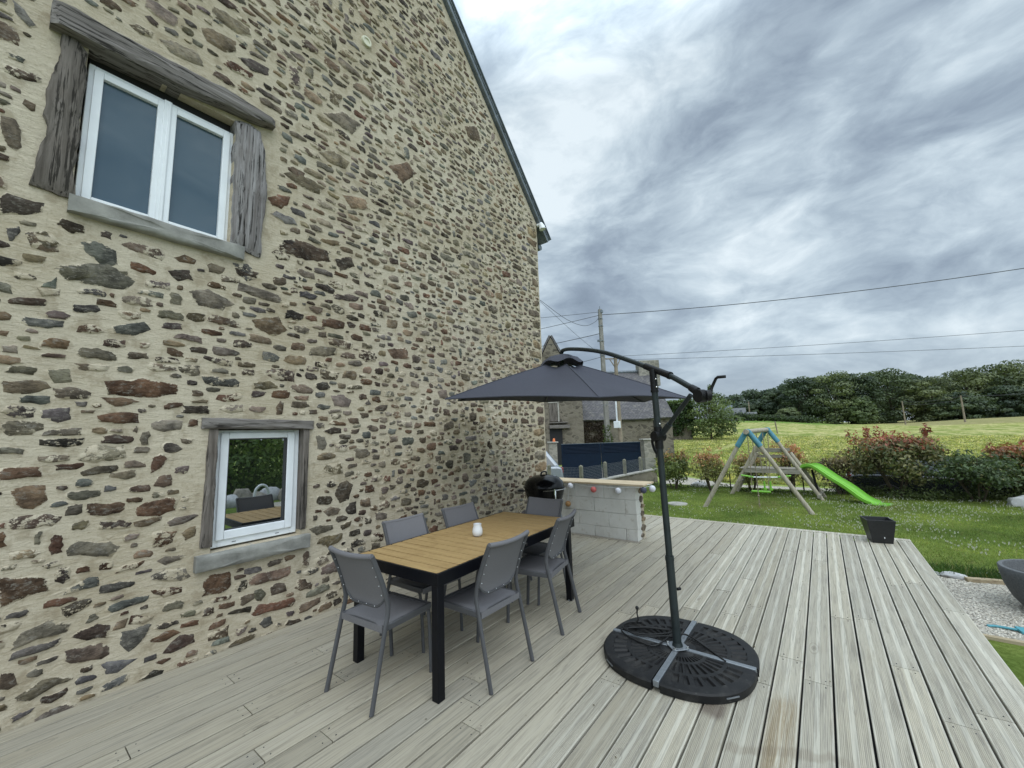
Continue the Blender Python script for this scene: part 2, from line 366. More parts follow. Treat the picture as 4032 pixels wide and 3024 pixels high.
# water stain with tide marks beside the parasol base, rusty puddle mark
sy = g.m('ADD', sx.outputs[1], g.m('MULTIPLY', g.m('SUBTRACT', gr, 0.5), 0.05)); sxx = g.m('ADD', sx.outputs[0], g.m('MULTIPLY', g.m('SUBTRACT', bl, 0.5), 0.25))
st = g.m('MULTIPLY', g.m('SUBTRACT', 1.0, g.sstep(g.m('ABSOLUTE', g.m('SUBTRACT', sy, 0.335)), 0.04, 0.085)), g.m('MULTIPLY', g.sstep(sxx, 2.1, 2.3), g.m('SUBTRACT', 1.0, g.sstep(sxx, 2.86, 3.05))))
c = g.mix(g.m('MULTIPLY', st, g.m('MULTIPLY', g.sstep(gr, 0.28, 0.66), 0.75)), c, (0.25, 0.185, 0.10))
tide = g.m('SUBTRACT', 1.0, g.sstep(g.m('ABSOLUTE', g.m('SUBTRACT', g.m('ADD', sxx, g.m('MULTIPLY', sx.outputs[1], 0.45)), 2.62)), 0.015, 0.05))
tide = g.m('MULTIPLY', tide, g.m('MULTIPLY', g.sstep(sx.outputs[1], 0.0, 0.12), g.m('SUBTRACT', 1.0, g.sstep(sx.outputs[1], 0.5, 0.62))))
c = g.mix(g.m('MULTIPLY', tide, g.m('MULTIPLY', gr2, 0.7)), c, (0.2, 0.16, 0.11))
dk = g.m('MULTIPLY', g.m('SUBTRACT', 1.0, g.sstep(g.m('ABSOLUTE', g.m('SUBTRACT', sx.outputs[1], 0.655)), 0.045, 0.085)), g.m('MULTIPLY', g.sstep(sxx, 2.53, 2.62), g.m('SUBTRACT', 1.0, g.sstep(sxx, 2.68, 2.8))))
c = g.mix(g.m('MULTIPLY', dk, 0.75), c, (0.13, 0.095, 0.075))
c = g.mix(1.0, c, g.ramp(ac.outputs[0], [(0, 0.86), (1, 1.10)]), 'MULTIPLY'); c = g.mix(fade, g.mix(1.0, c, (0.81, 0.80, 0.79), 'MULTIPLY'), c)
rd = g.m('SINE', g.m('MULTIPLY', ph, 2*math.pi*21)); rd = g.m('MULTIPLY', rd, g.m('MULTIPLY', fade, g.m('SUBTRACT', 1.0, flat)))
hh = g.m('ADD', g.m('MULTIPLY', rd, 0.5), g.m('ADD', g.m('MULTIPLY', gr, 0.7), g.m('MULTIPLY', g.m('MULTIPLY', flat, fade), 0.35)))
c = g.mix(g.m('MULTIPLY', g.sstep(rd, 0.3, 0.9), 0.22), c, (0.2, 0.19, 0.165))
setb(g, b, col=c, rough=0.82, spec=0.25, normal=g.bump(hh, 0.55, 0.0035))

def wood(name, c1, c2, c3, axis='x', s=1.0, cracks=0.6, rough=0.85, grey=0.0):
    m, g, b, o = newmat(name); v = g.obj()
    sc = {'x': (0.9, 26, 26), 'y': (26, 0.9, 26), 'z': (26, 26, 0.9)}[axis]; sc = tuple(k*s for k in sc)
    w = g.noise(v, 3*s, 3, 0.5); vv = g.vm('ADD', v, g.n('ShaderNodeCombineXYZ', {0: g.m('MULTIPLY', w, 0.012), 1: g.m('MULTIPLY', w, 0.012), 2: g.m('MULTIPLY', w, 0.012)}).outputs[0])
    gr = g.noise(g.mapping(vv, sc), 1.0, 6, 0.7, 0.25); f2 = g.noise(g.mapping(vv, tuple(k*1.7 for k in sc)), 1.0, 5, 0.7, 0.1); bl = g.noise(v, 4*s, 4, 0.6)
    c = g.mix(g.sstep(gr, 0.3, 0.7), c1, c2); c = g.mix(g.m('MULTIPLY', g.sstep(f2, 0.53, 0.60), cracks), c, c3)
    c = g.mix(g.m('MULTIPLY', g.sstep(bl, 0.5, 0.75), 0.4), c, g.mix(1.0, c, (0.55, 0.5, 0.45), 'MULTIPLY'))
    setb(g, b, col=c, rough=rough, spec=0.2, normal=g.bump(g.m('ADD', gr, g.m('MULTIPLY', f2, -0.8)), 0.8, 0.008)); return m
M_oakx = wood('grey oak lengthways', (0.12, 0.107, 0.098), (0.26, 0.24, 0.225), (0.022, 0.019, 0.017), 'x', 1.0, 0.9)
M_oakz = wood('grey oak upright', (0.15, 0.135, 0.13), (0.36, 0.345, 0.345), (0.02, 0.018, 0.016), 'z', 1.0, 0.95)
M_oakdark = wood('brown oak upright', (0.10, 0.087, 0.075), (0.21, 0.185, 0.165), (0.018, 0.016, 0.013), 'z', 1.0, 0.85)
M_log = wood('weathered round timber', (0.33, 0.29, 0.22), (0.48, 0.44, 0.36), (0.16, 0.135, 0.10), 'z', 1.0, 0.35)
M_plank = wood('weathered plank', (0.24, 0.22, 0.185), (0.38, 0.355, 0.30), (0.12, 0.1, 0.08), 'y', 1.0, 0.35)
M_pine = wood('pale pine worktop', (0.52, 0.41, 0.27), (0.66, 0.55, 0.39), (0.36, 0.25, 0.14), 'y', 1.2, 0.35)
M_edge = wood('cut timber edging', (0.34, 0.27, 0.17), (0.48, 0.4, 0.28), (0.16, 0.12, 0.08), 'y', 1.0, 0.3)
M_slat = wood('honey composite slat', (0.355, 0.235, 0.10), (0.43, 0.295, 0.135), (0.26, 0.165, 0.07), 'y', 1.6, 0.18, 0.62)

# textile mesh for chairs
def textile(name, col, sc, rough=0.7):
    m, g, b, o = newmat(name); v = g.obj()
    f = g.noise(v, sc, 2, 0.5); f2 = g.noise(v, 6, 3, 0.6)
    lo = tuple(c*0.7 for c in col); hi = tuple(c*1.3 for c in col)
    c = g.mix(f, lo, hi); c = g.mix(g.m('MULTIPLY', f2, 0.25), c, tuple(c*1.35 for c in col))
    setb(g, b, col=c, rough=rough, spec=0.3, normal=g.bump(f, 0.25, 0.002)); return m
M_text = textile('grey woven sling', (0.150, 0.147, 0.156), 260)
M_canopy = textile('slate blue canopy', (0.053, 0.055, 0.071), 120, 0.8)

# moulded base weights
m, g, b, o = newmat('moulded black weight'); M_weight = m; v = g.obj(); f = g.noise(v, 9, 5, 0.65); f2 = g.noise(v, 60, 3, 0.6)
c = g.mix(g.sstep(f, 0.45, 0.8), (0.011, 0.011, 0.0115), (0.045, 0.043, 0.04)); c = g.mix(g.m('MULTIPLY', g.sstep(g.noise(v, 14, 5, 0.7), 0.62, 0.75), 0.5), c, (0.16, 0.155, 0.145))
setb(g, b, col=c, rough=g.m('ADD', 0.45, g.m('MULTIPLY', f, 0.25)), spec=0.3, normal=g.bump(f2, 0.3, 0.003))

# painted blocks
m, g, b, o = newmat('whitewashed block'); M_block = m; v = g.obj(); f = g.noise(v, 5, 5, 0.65); f2 = g.noise(v, 55, 4, 0.65)
c = g.mix(f, (0.50, 0.495, 0.46), (0.66, 0.655, 0.62)); c = g.mix(g.m('MULTIPLY', g.sstep(g.noise(v, 11, 5, 0.75), 0.54, 0.68), 0.5), c, (0.34, 0.30, 0.24)); c = g.mix(g.m('MULTIPLY', g.sstep(g.noise(g.mapping(v, (1, 1, 0.5)), 2.3, 4, 0.6), 0.5, 0.7), 0.35), c, (0.36, 0.345, 0.30))
setb(g, b, col=c, rough=0.95, spec=0.1, normal=g.bump(g.m('ADD', f2, f), 0.7, 0.007))

# grounds
m, g, b, o = newmat('lawn soil and turf'); M_lawn = m; v = g.obj()
f = g.noise(v, 0.7, 5, 0.6); f2 = g.noise(g.mapping(v, (1, 1, 1)), 24, 5, 0.7); f3 = g.noise(v, 3.0, 4, 0.6)
c = g.mix(g.sstep(f, 0.3, 0.7), (0.105, 0.165, 0.035), (0.20, 0.25, 0.065)); c = g.mix(g.sstep(f2, 0.35, 0.7), g.mix(1.0, c, (0.6, 0.62, 0.5), 'MULTIPLY'), c)
c = g.mix(g.m('MULTIPLY', g.sstep(f3, 0.55, 0.75), 0.4), c, (0.24, 0.225, 0.08))
setb(g, b, col=c, rough=1.0, spec=0.05, normal=g.bump(f2, 0.8, 0.03))
m, g, b, o = newmat('mown hay field'); M_field = m; v = g.obj(); sx = g.n('ShaderNodeSeparateXYZ', {0: v})
f = g.noise(g.mapping(v, (0.10, 0.05, 1)), 1.0, 5, 0.62, 0.5); f2 = g.noise(g.mapping(v, (0.16, 0.55, 1), rot=(0, 0, 0.12)), 1.0, 8, 0.75, 0.6); f3 = g.noise(g.mapping(v, (0.5, 2.2, 1)), 1.0, 6, 0.75)
c = g.mix(g.sstep(f, 0.35, 0.68), (0.17, 0.22, 0.05), (0.32, 0.33, 0.10)); c = g.mix(g.m('MULTIPLY', g.sstep(f2, 0.44, 0.58), 0.85), c, (0.50, 0.45, 0.21))
c = g.mix(g.m('MULTIPLY', g.sstep(f3, 0.47, 0.62), 0.6), c, (0.15, 0.19, 0.045))
near = g.m('SUBTRACT', 1.0, g.sstep(g.m('ADD', sx.outputs[0], g.m('MULTIPLY', f2, 12)), 34, 52)); c = g.mix(g.m('MULTIPLY', near, 0.55), c, (0.12, 0.22, 0.03))
tan = g.m('MULTIPLY', g.sstep(g.m('ADD', sx.outputs[0], g.m('MULTIPLY', sx.outputs[1], -0.25)), 138, 146), g.m('SUBTRACT', 1.0, g.sstep(sx.outputs[1], -20, -14)))
c = g.mix(g.m('MULTIPLY', tan, 0.8), c, (0.27, 0.24, 0.115))
strip = g.m('MULTIPLY', g.sstep(sx.outputs[0], 148, 150), g.sstep(sx.outputs[1], -10, 2)); c = g.mix(g.m('MULTIPLY', strip, 0.7), c, (0.10, 0.21, 0.035))
setb(g, b, col=c, rough=1.0, spec=0.05, normal=g.bump(f3, 0.6, 0.2))
m, g, b, o = newmat('pale gravel'); M_gravel = m; v = g.obj(); vo = g.n('ShaderNodeTexVoronoi', {'Vector': v, 'Scale': 55.0})
c = g.mix(g.m('MULTIPLY', g.n('ShaderNodeSeparateColor', {0: vo.outputs['Color']}).outputs[0], 1.0), (0.47, 0.42, 0.34), (0.78, 0.72, 0.61))
c = g.mix(g.sstep(vo.outputs['Distance'], 0.45, 0.75), c, (0.15, 0.14, 0.12)); c = g.mix(g.m('MULTIPLY', g.noise(v, 2.5, 4, 0.6), 0.35), c, (0.36, 0.32, 0.25))
setb(g, b, col=c, rough=0.9, normal=g.bump(g.m('SUBTRACT', 1.0, vo.outputs['Distance']), 1.0, 0.02))
m, g, b, o = newmat('artificial turf'); M_turf = m; v = g.obj(); f = g.noise(v, 90, 4, 0.7); f2 = g.noise(v, 2.5, 4, 0.6)
c = g.mix(f2, (0.045, 0.15, 0.03), (0.085, 0.22, 0.055)); c = g.mix(g.sstep(f, 0.4, 0.7), g.mix(1.0, c, (0.65, 0.7, 0.6), 'MULTIPLY'), c)
setb(g, b, col=c, rough=0.95, spec=0.1, normal=g.bump(f, 0.7, 0.015))

# foliage: colour comes from the leaf itself
def leafmat(name, transl=0.3):
    m = bpy.data.materials.new(name); m.use_nodes = True; nt = m.node_tree; nt.nodes.clear(); g = G(nt)
    out = g.n('ShaderNodeOutputMaterial'); at = g.n('ShaderNodeVertexColor', layer_name='Col')
    b = g.n('ShaderNodeBsdfPrincipled', {'Base Color': at.outputs[0], 'Roughness': 0.5, 'Specular IOR Level': 0.35})
    t = g.n('ShaderNodeBsdfTranslucent', {0: g.mix(1.0, at.outputs[0], (1.2, 1.25, 0.6), 'MULTIPLY')})
    mx = g.n('ShaderNodeMixShader', {0: transl, 1: b.outputs[0], 2: t.outputs[0]}); g.link(mx.outputs[0], out.inputs[0]); return m
M_leaf = leafmat('leaves', 0.3); M_grass = leafmat('grass blades', 0.35)
m, g, b, o = newmat('clover flower'); setb(g, b, col=(0.58, 0.58, 0.48), rough=0.8); M_clover = m

# distant stone buildings
def farstone(name, c1, c2, cm, sc=1.0):
    m, g, b, o = newmat(name); v = g.obj()
    wv = g.vm('ADD', v, g.n('ShaderNodeCombineXYZ', {0: g.m('MULTIPLY', g.noise(v, 1.3, 4), 0.7), 1: g.m('MULTIPLY', g.noise(g.mapping(v, loc=(5, 3, 1)), 1.3, 4), 0.7), 2: g.m('MULTIPLY', g.noise(g.mapping(v, loc=(9, 1, 4)), 1.6, 4), 0.5)}).outputs[0])
    vo = g.n('ShaderNodeTexVoronoi', {'Vector': g.mapping(wv, (2.9*sc, 2.9*sc, 5.2*sc)), 'Scale': 1.0}, feature='DISTANCE_TO_EDGE')
    vc = g.n('ShaderNodeTexVoronoi', {'Vector': g.mapping(wv, (2.9*sc, 2.9*sc, 5.2*sc)), 'Scale': 1.0})
    f = g.n('ShaderNodeSeparateColor', {0: vc.outputs['Color']}).outputs[0]
    c = g.mix(f, c1, c2); c = g.mix(g.sstep(vo.outputs['Distance'], 0.14, 0.04), c, cm)
    c = g.mix(g.m('MULTIPLY', g.sstep(g.noise(v, 0.5, 4, 0.6), 0.48, 0.7), 0.5), c, g.mix(1.0, c, (0.5, 0.48, 0.42), 'MULTIPLY'))
    setb(g, b, col=c, rough=0.95, spec=0.1, normal=g.bump(vo.outputs['Distance'], 0.6, 0.05)); return m
M_barn = farstone('barn stone', (0.085, 0.075, 0.062), (0.21, 0.185, 0.15), (0.20, 0.178, 0.14), 0.85)
M_pillar = farstone('dressed stone', (0.2, 0.19, 0.165), (0.3, 0.285, 0.25), (0.32, 0.30, 0.26), 0.8)
m, g, b, o = newmat('old slate roof'); M_roof = m; v = g.obj(); br = g.n('ShaderNodeTexBrick', {'Vector': g.mapping(v, (1, 1, 1)), 'Scale': 1.0, 'Mortar Size': 0.02, 'Brick Width': 0.24, 'Row Height': 0.12, 'Color1': (0.085, 0.08, 0.083, 1), 'Color2': (0.145, 0.137, 0.14, 1), 'Mortar': (0.06, 0.056, 0.06, 1)})
c = g.mix(g.m('MULTIPLY', g.sstep(g.noise(v, 3, 5, 0.7), 0.5, 0.7), 0.6), br.outputs[0], (0.22, 0.205, 0.17)); setb(g, b, col=c, rough=0.8, normal=g.bump(br.outputs[1], 0.6, 0.03))
# ------------------------------------------------------------------ the stone house
Y0, XC = 3.831, 5.93
EAVE = 5.49
def roofz(x): return EAVE+1.11*(XC-x) if x > 1.6 else EAVE+1.11*(XC-1.6)-1.11*(1.6-x)
OPEN = [(0.215, 1.118, 3.262, 4.40), (1.12, 1.795, 0.746, 1.70)]
house = thing('stone_house', 'tall stone house gable with two white windows and oak lintels', 'house', (2.0, 8.0, 0))
HL = Vector((2.0, 8.0, 0))
def H(p): return (p[0]-HL.x, p[1]-HL.y, p[2]-HL.z)
class HB(MB):
    def build(self, *a, **k):
        self.v = [H(p) for p in self.v]; return MB.build(self, *a, **k)
rng = random.Random(7)
wall = HB()
def lines(lo, hi, step, extra):
    L = [lo+(hi-lo)*i/int((hi-lo)/step) for i in range(int((hi-lo)/step)+1)]
    L = [x for x in L if all(abs(x-e) > step*0.35 for e in extra)]+list(extra); return sorted(L)
XS = lines(-2.73, XC, 0.13, [o[0] for o in OPEN]+[o[1] for o in OPEN]); ZS = lines(-0.6, 10.4, 0.13, [o[2] for o in OPEN]+[o[3] for o in OPEN])
def inopen(x, z, e=0.0): return any(o[0]-e < x < o[1]+e and o[2]-e < z < o[3]+e for o in OPEN)
vid = {}
vs, fs = [], []
for i, x in enumerate(XS):
    for j, z in enumerate(ZS):
        zz = min(z, roofz(x)-0.02); y = Y0+0.003*mnoise.noise(Vector((x*1.7, z*2.2, 0.3)))
        if any(abs(x-o[0]) < 0.2 or abs(x-o[1]) < 0.2 for o in OPEN): y = Y0
        xx = x+(0.02*mnoise.noise(Vector((1, z*4, 2))) if i == len(XS)-1 else 0)
        vid[i, j] = len(vs); vs.append((xx, y, zz))
for i in range(len(XS)-1):
    for j in range(len(ZS)-1):
        if inopen((XS[i]+XS[i+1])/2, (ZS[j]+ZS[j+1])/2): continue
        q = [vid[i, j], vid[i+1, j], vid[i+1, j+1], vid[i, j+1]]
        if abs(vs[q[3]][2]-vs[q[0]][2]) < 1e-4 and abs(vs[q[2]][2]-vs[q[1]][2]) < 1e-4: continue
        fs.append(q)
wall.add(vs, fs, 0, (0.3, 0.25, 0.2, 0))
for x0, x1, z0, z1 in OPEN:       # reveals
    d = 0.30
    for a, b2 in (((x0, z0), (x0, z1)), ((x1, z1), (x1, z0)), ((x1, z0), (x0, z0)), ((x0, z1), (x1, z1))):
        wall.add([(a[0], Y0, a[1]), (b2[0], Y0, b2[1]), (b2[0], Y0+d, b2[1]), (a[0], Y0+d, a[1])], [(0, 1, 2, 3)], 0, (0.3, 0.25, 0.2, 0))
# side and back walls
wall.add([(XC, Y0, -0.6), (XC, 13, -0.6), (XC, 13, EAVE), (XC, Y0, EAVE)], [(0, 1, 2, 3)], 0)
wall.add([(-2.73, Y0, -0.6), (-2.73, 13, -0.6), (-2.73, 13, EAVE), (-2.73, Y0, EAVE)], [(3, 2, 1, 0)], 0)
wall.add([(-2.73, 13, -0.6), (XC, 13, -0.6), (XC, 13, EAVE), (1.6, 13, roofz(1.6)), (-2.73, 13, EAVE)], [(4, 3, 2, 1, 0)], 0)
# rubble stones
TONE = dict(g=(0.125, 0.110, 0.090), s=(0.098, 0.098, 0.094), k=(0.040, 0.033, 0.028), d=(0.072, 0.056, 0.044), r=(0.085, 0.052, 0.036), t=(0.135, 0.105, 0.074), p=(0.085, 0.070, 0.068))
TRACED = """g 19,45 21,52 25,53 31,55 41,50 40,46 35,45 28,46 23,45 19,44|k 43,41 45,44 53,45 59,42 59,35 54,37 49,37 46,39|s 65,35 70,35 80,36 78,28 73,23 69,22 65,28|g 40,29 41,34 48,33 56,33 60,29 60,24 56,23 48,24 43,26|s 57,19 60,20 67,18 74,16 70,13 65,11 59,12|g 23,17 27,19 32,22 38,21 45,17 44,16 38,16 33,14 28,13 23,14|d 16,32 20,30 22,26 23,24 19,23 16,24|s 21,6 24,8 30,8 29,5 25,5 22,4|r 68,39 69,44 81,40 81,38 76,37 71,38|t 61,38 63,43 68,44 67,38|k 81,31 83,33 95,33 95,30 88,29|r 80,23 81,26 92,27 97,23 89,21 85,21|d 88,13 92,19 97,21 104,19 106,14 99,12 93,11|r 84,8 85,9 92,9 93,7 88,6|k 75,1 78,2 84,4 89,2 88,0 81,0|r 109,55 113,58 126,57 127,46 123,43 109,44|t 141,46 146,50 171,49 172,44 170,41 150,41 142,43|k 130,46 133,47 139,48 139,41 134,40 130,42|d 157,36 161,38 168,36 170,30 164,29 158,29|d 176,30 179,36 185,36 192,29 191,25 182,26|r 144,20 148,25 162,23 175,22 177,18 174,15 158,17 146,18|t 180,11 183,14 200,15 200,10 189,7 182,7|d 134,30 134,36 144,35 144,31 137,29|g 144,32 145,37 149,37 153,32 150,27 146,29|k 126,25 127,27 143,26 142,22 129,24|r 119,31 120,35 130,34 130,31 125,30|d 110,30 111,36 116,35 117,30 114,29|t 114,11 114,16 127,17 127,10 120,10|g 132,8 133,12 140,11 139,8 134,6|s 149,10 152,13 157,13 159,7 154,5|s 116,6 117,9 128,9 129,5 122,5|d 169,1 172,5 182,3 183,0 174,0|r 110,194 111,197 125,199 128,197 126,193 116,192|g 113,185 116,189 128,190 129,184 120,183|r 93,172 94,178 99,178 99,173 95,171|g 72,174 77,177 89,176 89,170 79,168 72,170|p 77,157 80,160 87,159 90,155 87,152 80,153|r 74,149 78,152 82,148 79,142 74,139|t 76,132 78,136 85,137 86,129 81,128 76,129|r 77,97 82,97 90,95 88,88 82,86 78,87|g 85,102 89,105 100,106 103,104 94,100 87,100|t 94,94 102,97 102,90 96,88|g 81,77 85,79 96,77 94,74 86,73|g 79,68 83,70 97,68 100,61 96,59 83,63 79,65|r 79,58 96,55 96,51 86,51 80,55|t 199,128 203,135 217,136 219,125 206,125|d 212,105 215,115 223,118 230,112 226,99 217,97|k 222,89 228,95 234,95 234,84 226,84|g 201,91 208,95 217,91 215,86 205,86|g 188,77 194,79 211,78 210,73 195,71|t 196,63 199,68 220,67 221,62 207,57|k 201,116 209,121 213,114 205,112|g 205,202 218,204 227,198 224,191 209,192|t 155,188 158,195 161,193 160,183 156,182|g -10,352 -11,363 -6,364 -3,359 -2,348 -4,345 -7,347|d -13,396 -12,399 -5,400 2,400 2,397 -6,393 -12,393|d -4,377 -3,381 2,380 2,375 0,374|k -7,311 -5,315 2,315 10,315 9,309 2,304 -6,300|d 17,304 19,309 29,308 29,302 23,300|t 5,292 7,295 17,292 19,286 15,283 7,285|s 28,295 34,299 45,296 47,286 40,282 31,289|g 47,301 52,305 69,306 72,301 70,297 56,298|s -3,292 1,296 2,293 0,286 -2,286|r 140,381 147,387 155,382 152,376 144,376|k 154,345 163,350 175,346 175,339 164,337|d 146,331 150,335 161,333 160,327 151,326|d 155,421 159,425 172,423 172,416 164,414|s 143,367 148,372 163,371 167,366 157,363|t 83,509 90,515 108,517 108,507 100,500 87,501|g 58,476 64,481 81,485 86,475 80,472 65,471|d 40,474 44,478 53,478 53,474 46,471|k 48,489 51,492 56,489 56,485 51,485|p 111,503 120,510 136,512 135,504 122,498|g 18,274 23,278 35,279 52,282 51,276 24,268|k 75,289 78,292 86,294 88,289 81,285|d 117,306 122,310 135,308 135,302 121,300|t 77,302 83,306 91,304 89,300 80,299|s -13,444 -8,442 -2,434 -5,431 -11,437|r 47,202 65,206 85,203 84,196 65,192 48,194|r 6,148 22,147 22,141 7,141|t 11,134 17,137 24,135 26,127 20,122 13,125|g 36,94 41,99 56,95 61,91 57,86 38,91|r 11,85 29,81 30,73 17,70 12,69|s 19,182 31,184 32,177 26,174 20,177|g 19,276 41,285 56,276 51,269 31,267|k 74,290 87,295 89,287 80,284|g 88,277 100,283 118,275 110,268 94,268|d 150,341 166,351 201,351 200,340 176,334 154,334|d 153,413 164,421 192,418 187,408 169,407|t 186,454 201,465 219,462 214,451 196,449|s 116,310 128,314 134,301 126,297|t 132,264 153,271 161,260 150,253 136,257|t 269,259 295,265 301,252 278,249|r 31,238 38,241 44,237 37,234 30,234|g 12,259 21,261 21,256 14,254|s 47,241 63,248 67,242 58,237 49,236|t 5,293 12,297 19,290 15,284 9,286|r 148,389 159,392 157,381 147,379|g 19,207 29,210 31,201 23,199|t 44,191 56,192 64,189 52,185|s 12,260 19,268 20,260|d 204,344 224,354 227,344 212,334|t 270,485 298,506 312,498 291,474|g 190,501 210,518 232,516 221,497|t 212,420 240,428 246,417 223,409|d 401,625 432,642 442,620 415,611"""
GX0, GZ0, RES = -2.7, -0.1, 0.01
NXg, NZg = int((XC-GX0)/RES), int(10.4/RES)
occ = np.zeros((NXg, NZg), bool)
gx = GX0+(np.arange(NXg)+0.5)*RES; gz = GZ0+(np.arange(NZg)+0.5)*RES
rl = np.array([roofz(x) for x in gx])-0.10
occ |= gz[None, :] > rl[:, None]
BLOCK = [(-0.02, 1.46, 3.10, 4.70), (0.98, 1.90, 0.60, 1.80), (2.27, 2.47, 6.17, 6.37)]
for x0, x1, z0, z1 in BLOCK:
    occ[int((x0-GX0)/RES):int((x1-GX0)/RES), int((z0-GZ0)/RES):int((z1-GZ0)/RES)] = True
def raster(poly, grow=0.0):
    P = np.array(poly); c = P.mean(0)
    if grow:
        r = np.linalg.norm(P-c, axis=1, keepdims=True); P = c+(P-c)*(1+grow/np.maximum(r, 0.01))
    i0, i1 = int((P[:, 0].min()-GX0)/RES), int((P[:, 0].max()-GX0)/RES)+1
    j0, j1 = int((P[:, 1].min()-GZ0)/RES), int((P[:, 1].max()-GZ0)/RES)+1
    i0c, i1c, j0c, j1c = max(i0, 0), min(i1, NXg), max(j0, 0), min(j1, NZg)
    if i1c <= i0c or j1c <= j0c: return None
    X, Z = np.meshgrid(gx[i0c:i1c], gz[j0c:j1c], indexing='ij')
    ins = np.zeros(X.shape, bool); n = len(P)
    for k in range(n):
        x1, z1 = P[k]; x2, z2 = P[(k+1) % n]
        if z1 == z2: continue
        cnd = (z1 > Z) != (z2 > Z); ins ^= cnd & (X < (x2-x1)*(Z-z1)/(z2-z1)+x1)
    return (i0c, i1c, j0c, j1c), ins
def area2(P): return sum(P[i][0]*P[(i+1) % len(P)][1]-P[(i+1) % len(P)][0]*P[i][1] for i in range(len(P)))
STN = []
for line in TRACED.split('|'):
    tn, *pp = line.split(); P = [tuple(int(k)/100 for k in s.split(',')) for s in pp]
    if area2(P) < 0: P.reverse()
    Q = []          # jagged subdivision of the outline
    n = len(P)
    for k in range(n):
        a, b2 = Vector(P[k]), Vector(P[(k+1) % n]); m = max(1, int((b2-a).length/0.035))
        for t in range(m):
            p = a.lerp(b2, t/m); Q.append((p.x+rng.uniform(-.006, .006), p.y+rng.uniform(-.006, .006)))
    STN.append((Q, tn)); r = raster(Q, 0.012)
    if r: occ[r[0][0]:r[0][1], r[0][2]:r[0][3]] |= r[1]
def gen(cx, cz, w, h, rot):
    j = lambda: rng.uniform(0.66, 1.0)
    K = [Vector((-w/2*j(), -h/2*j())), Vector((w/2*j(), -h/2*j())), Vector((w/2*j(), h/2*j())), Vector((-w/2*j(), h/2*j()))]
    if rng.random() < 0.75:            # one or two knocked-off corners
        for q in sorted(rng.sample(range(4), rng.choice((1, 1, 2))), reverse=True):
            p, a, b2 = K[q], K[q-1], K[(q+1) % len(K)]; K[q:q+1] = [p.lerp(a, rng.uniform(.2, .45)), p.lerp(b2, rng.uniform(.2, .45))]
    Q = []; nc = len(K); stp = 0.014+0.09*min(w, 0.3); cr, sr = math.cos(rot), math.sin(rot); am = min(0.11*h, 0.010)
    for i in range(nc):
        a, b2 = K[i], K[(i+1) % nc]; m = max(2, int((b2-a).length/stp)); nn = Vector((b2.y-a.y, a.x-b2.x)).normalized(); bow = rng.uniform(-.01, .12)*(b2-a).length
        for k in range(m):
            t = k/m; p = a.lerp(b2, t)+nn*(bow*math.sin(math.pi*t)+rng.uniform(-am, am)); Q.append((cx+p.x*cr-p.y*sr, cz+p.x*sr+p.y*cr))
    return Q
def tone(x, z):
    if z > 3.6 or x > 3.4: return rng.choices('gskdrtp', (38, 16, 3, 10, 3, 26, 4))[0]
    if z < 1.1 and x > 1.0: return rng.choices('gskdrtp', (15, 9, 14, 24, 20, 16, 2))[0]
    return rng.choices('gskdrtp', (26, 15, 6, 16, 13, 20, 4))[0]
def gapf(x, z):
    v = 0.015
    if z > 3.6: v = 0.014
    if z < 3.4 and x < 1.6: v = 0.018
    if z < 0.8 and x > 1.0: v = 0.013
    return v
def place(tries, wr, hr, lim):
    cnt = 0
    for _ in range(tries):
        x = rng.uniform(-1.2, XC-0.02); z = rng.uniform(-0.05, min(9.4, roofz(x)))
        i, j = int((x-GX0)/RES), int((z-GZ0)/RES)
        if not (0 <= i < NXg and 0 <= j < NZg) or occ[i, j]: continue
        h = rng.uniform(*hr); w = rng.uniform(*wr)
        w *= 0.92; h *= 0.95
        if x > 2.2 and w > 0.12: w *= 0.84; h *= 0.95
        if z < 2.7 and x > 2.4 and w > 0.12: w *= 0.82; h *= 1.1
        w = max(w, h*rng.uniform(0.9, 1.5)); rot = rng.gauss(0, 0.07)
        if rng.random() < 0.05: w, h = h*1.1, w*0.7
        if x+w/2 > XC-0.01: x = XC-0.012-w/2
        Q = gen(x, z, w, h, rot); r = raster(Q, gapf(x, z))
        if r is None: continue
        (a, b2, c, e), ins = r
        if (occ[a:b2, c:e] & ins).any(): continue
        r2 = raster(Q); occ[r2[0][0]:r2[0][1], r2[0][2]:r2[0][3]] |= r2[1]
        STN.append((Q, tone(x, z))); cnt += 1
        if cnt >= lim: break
    return cnt
for z in np.arange(0.1, 5.3, 0.19):           # larger corner stones
    w = rng.uniform(0.22, 0.42); Q = gen(XC-0.012-w/2, z+rng.uniform(-.02, .02), w, rng.uniform(0.09, 0.15), rng.gauss(0, .03)); r = raster(Q)
    occ[r[0][0]:r[0][1], r[0][2]:r[0][3]] |= r[1]; STN.append((Q, rng.choice('ggtttd')))
place(9000, (0.20, 0.40), (0.065, 0.12), 260); place(26000, (0.13, 0.27), (0.045, 0.085), 1700)
place(36000, (0.08, 0.17), (0.034, 0.065), 2700); place(30000, (0.045, 0.11), (0.022, 0.04), 800)
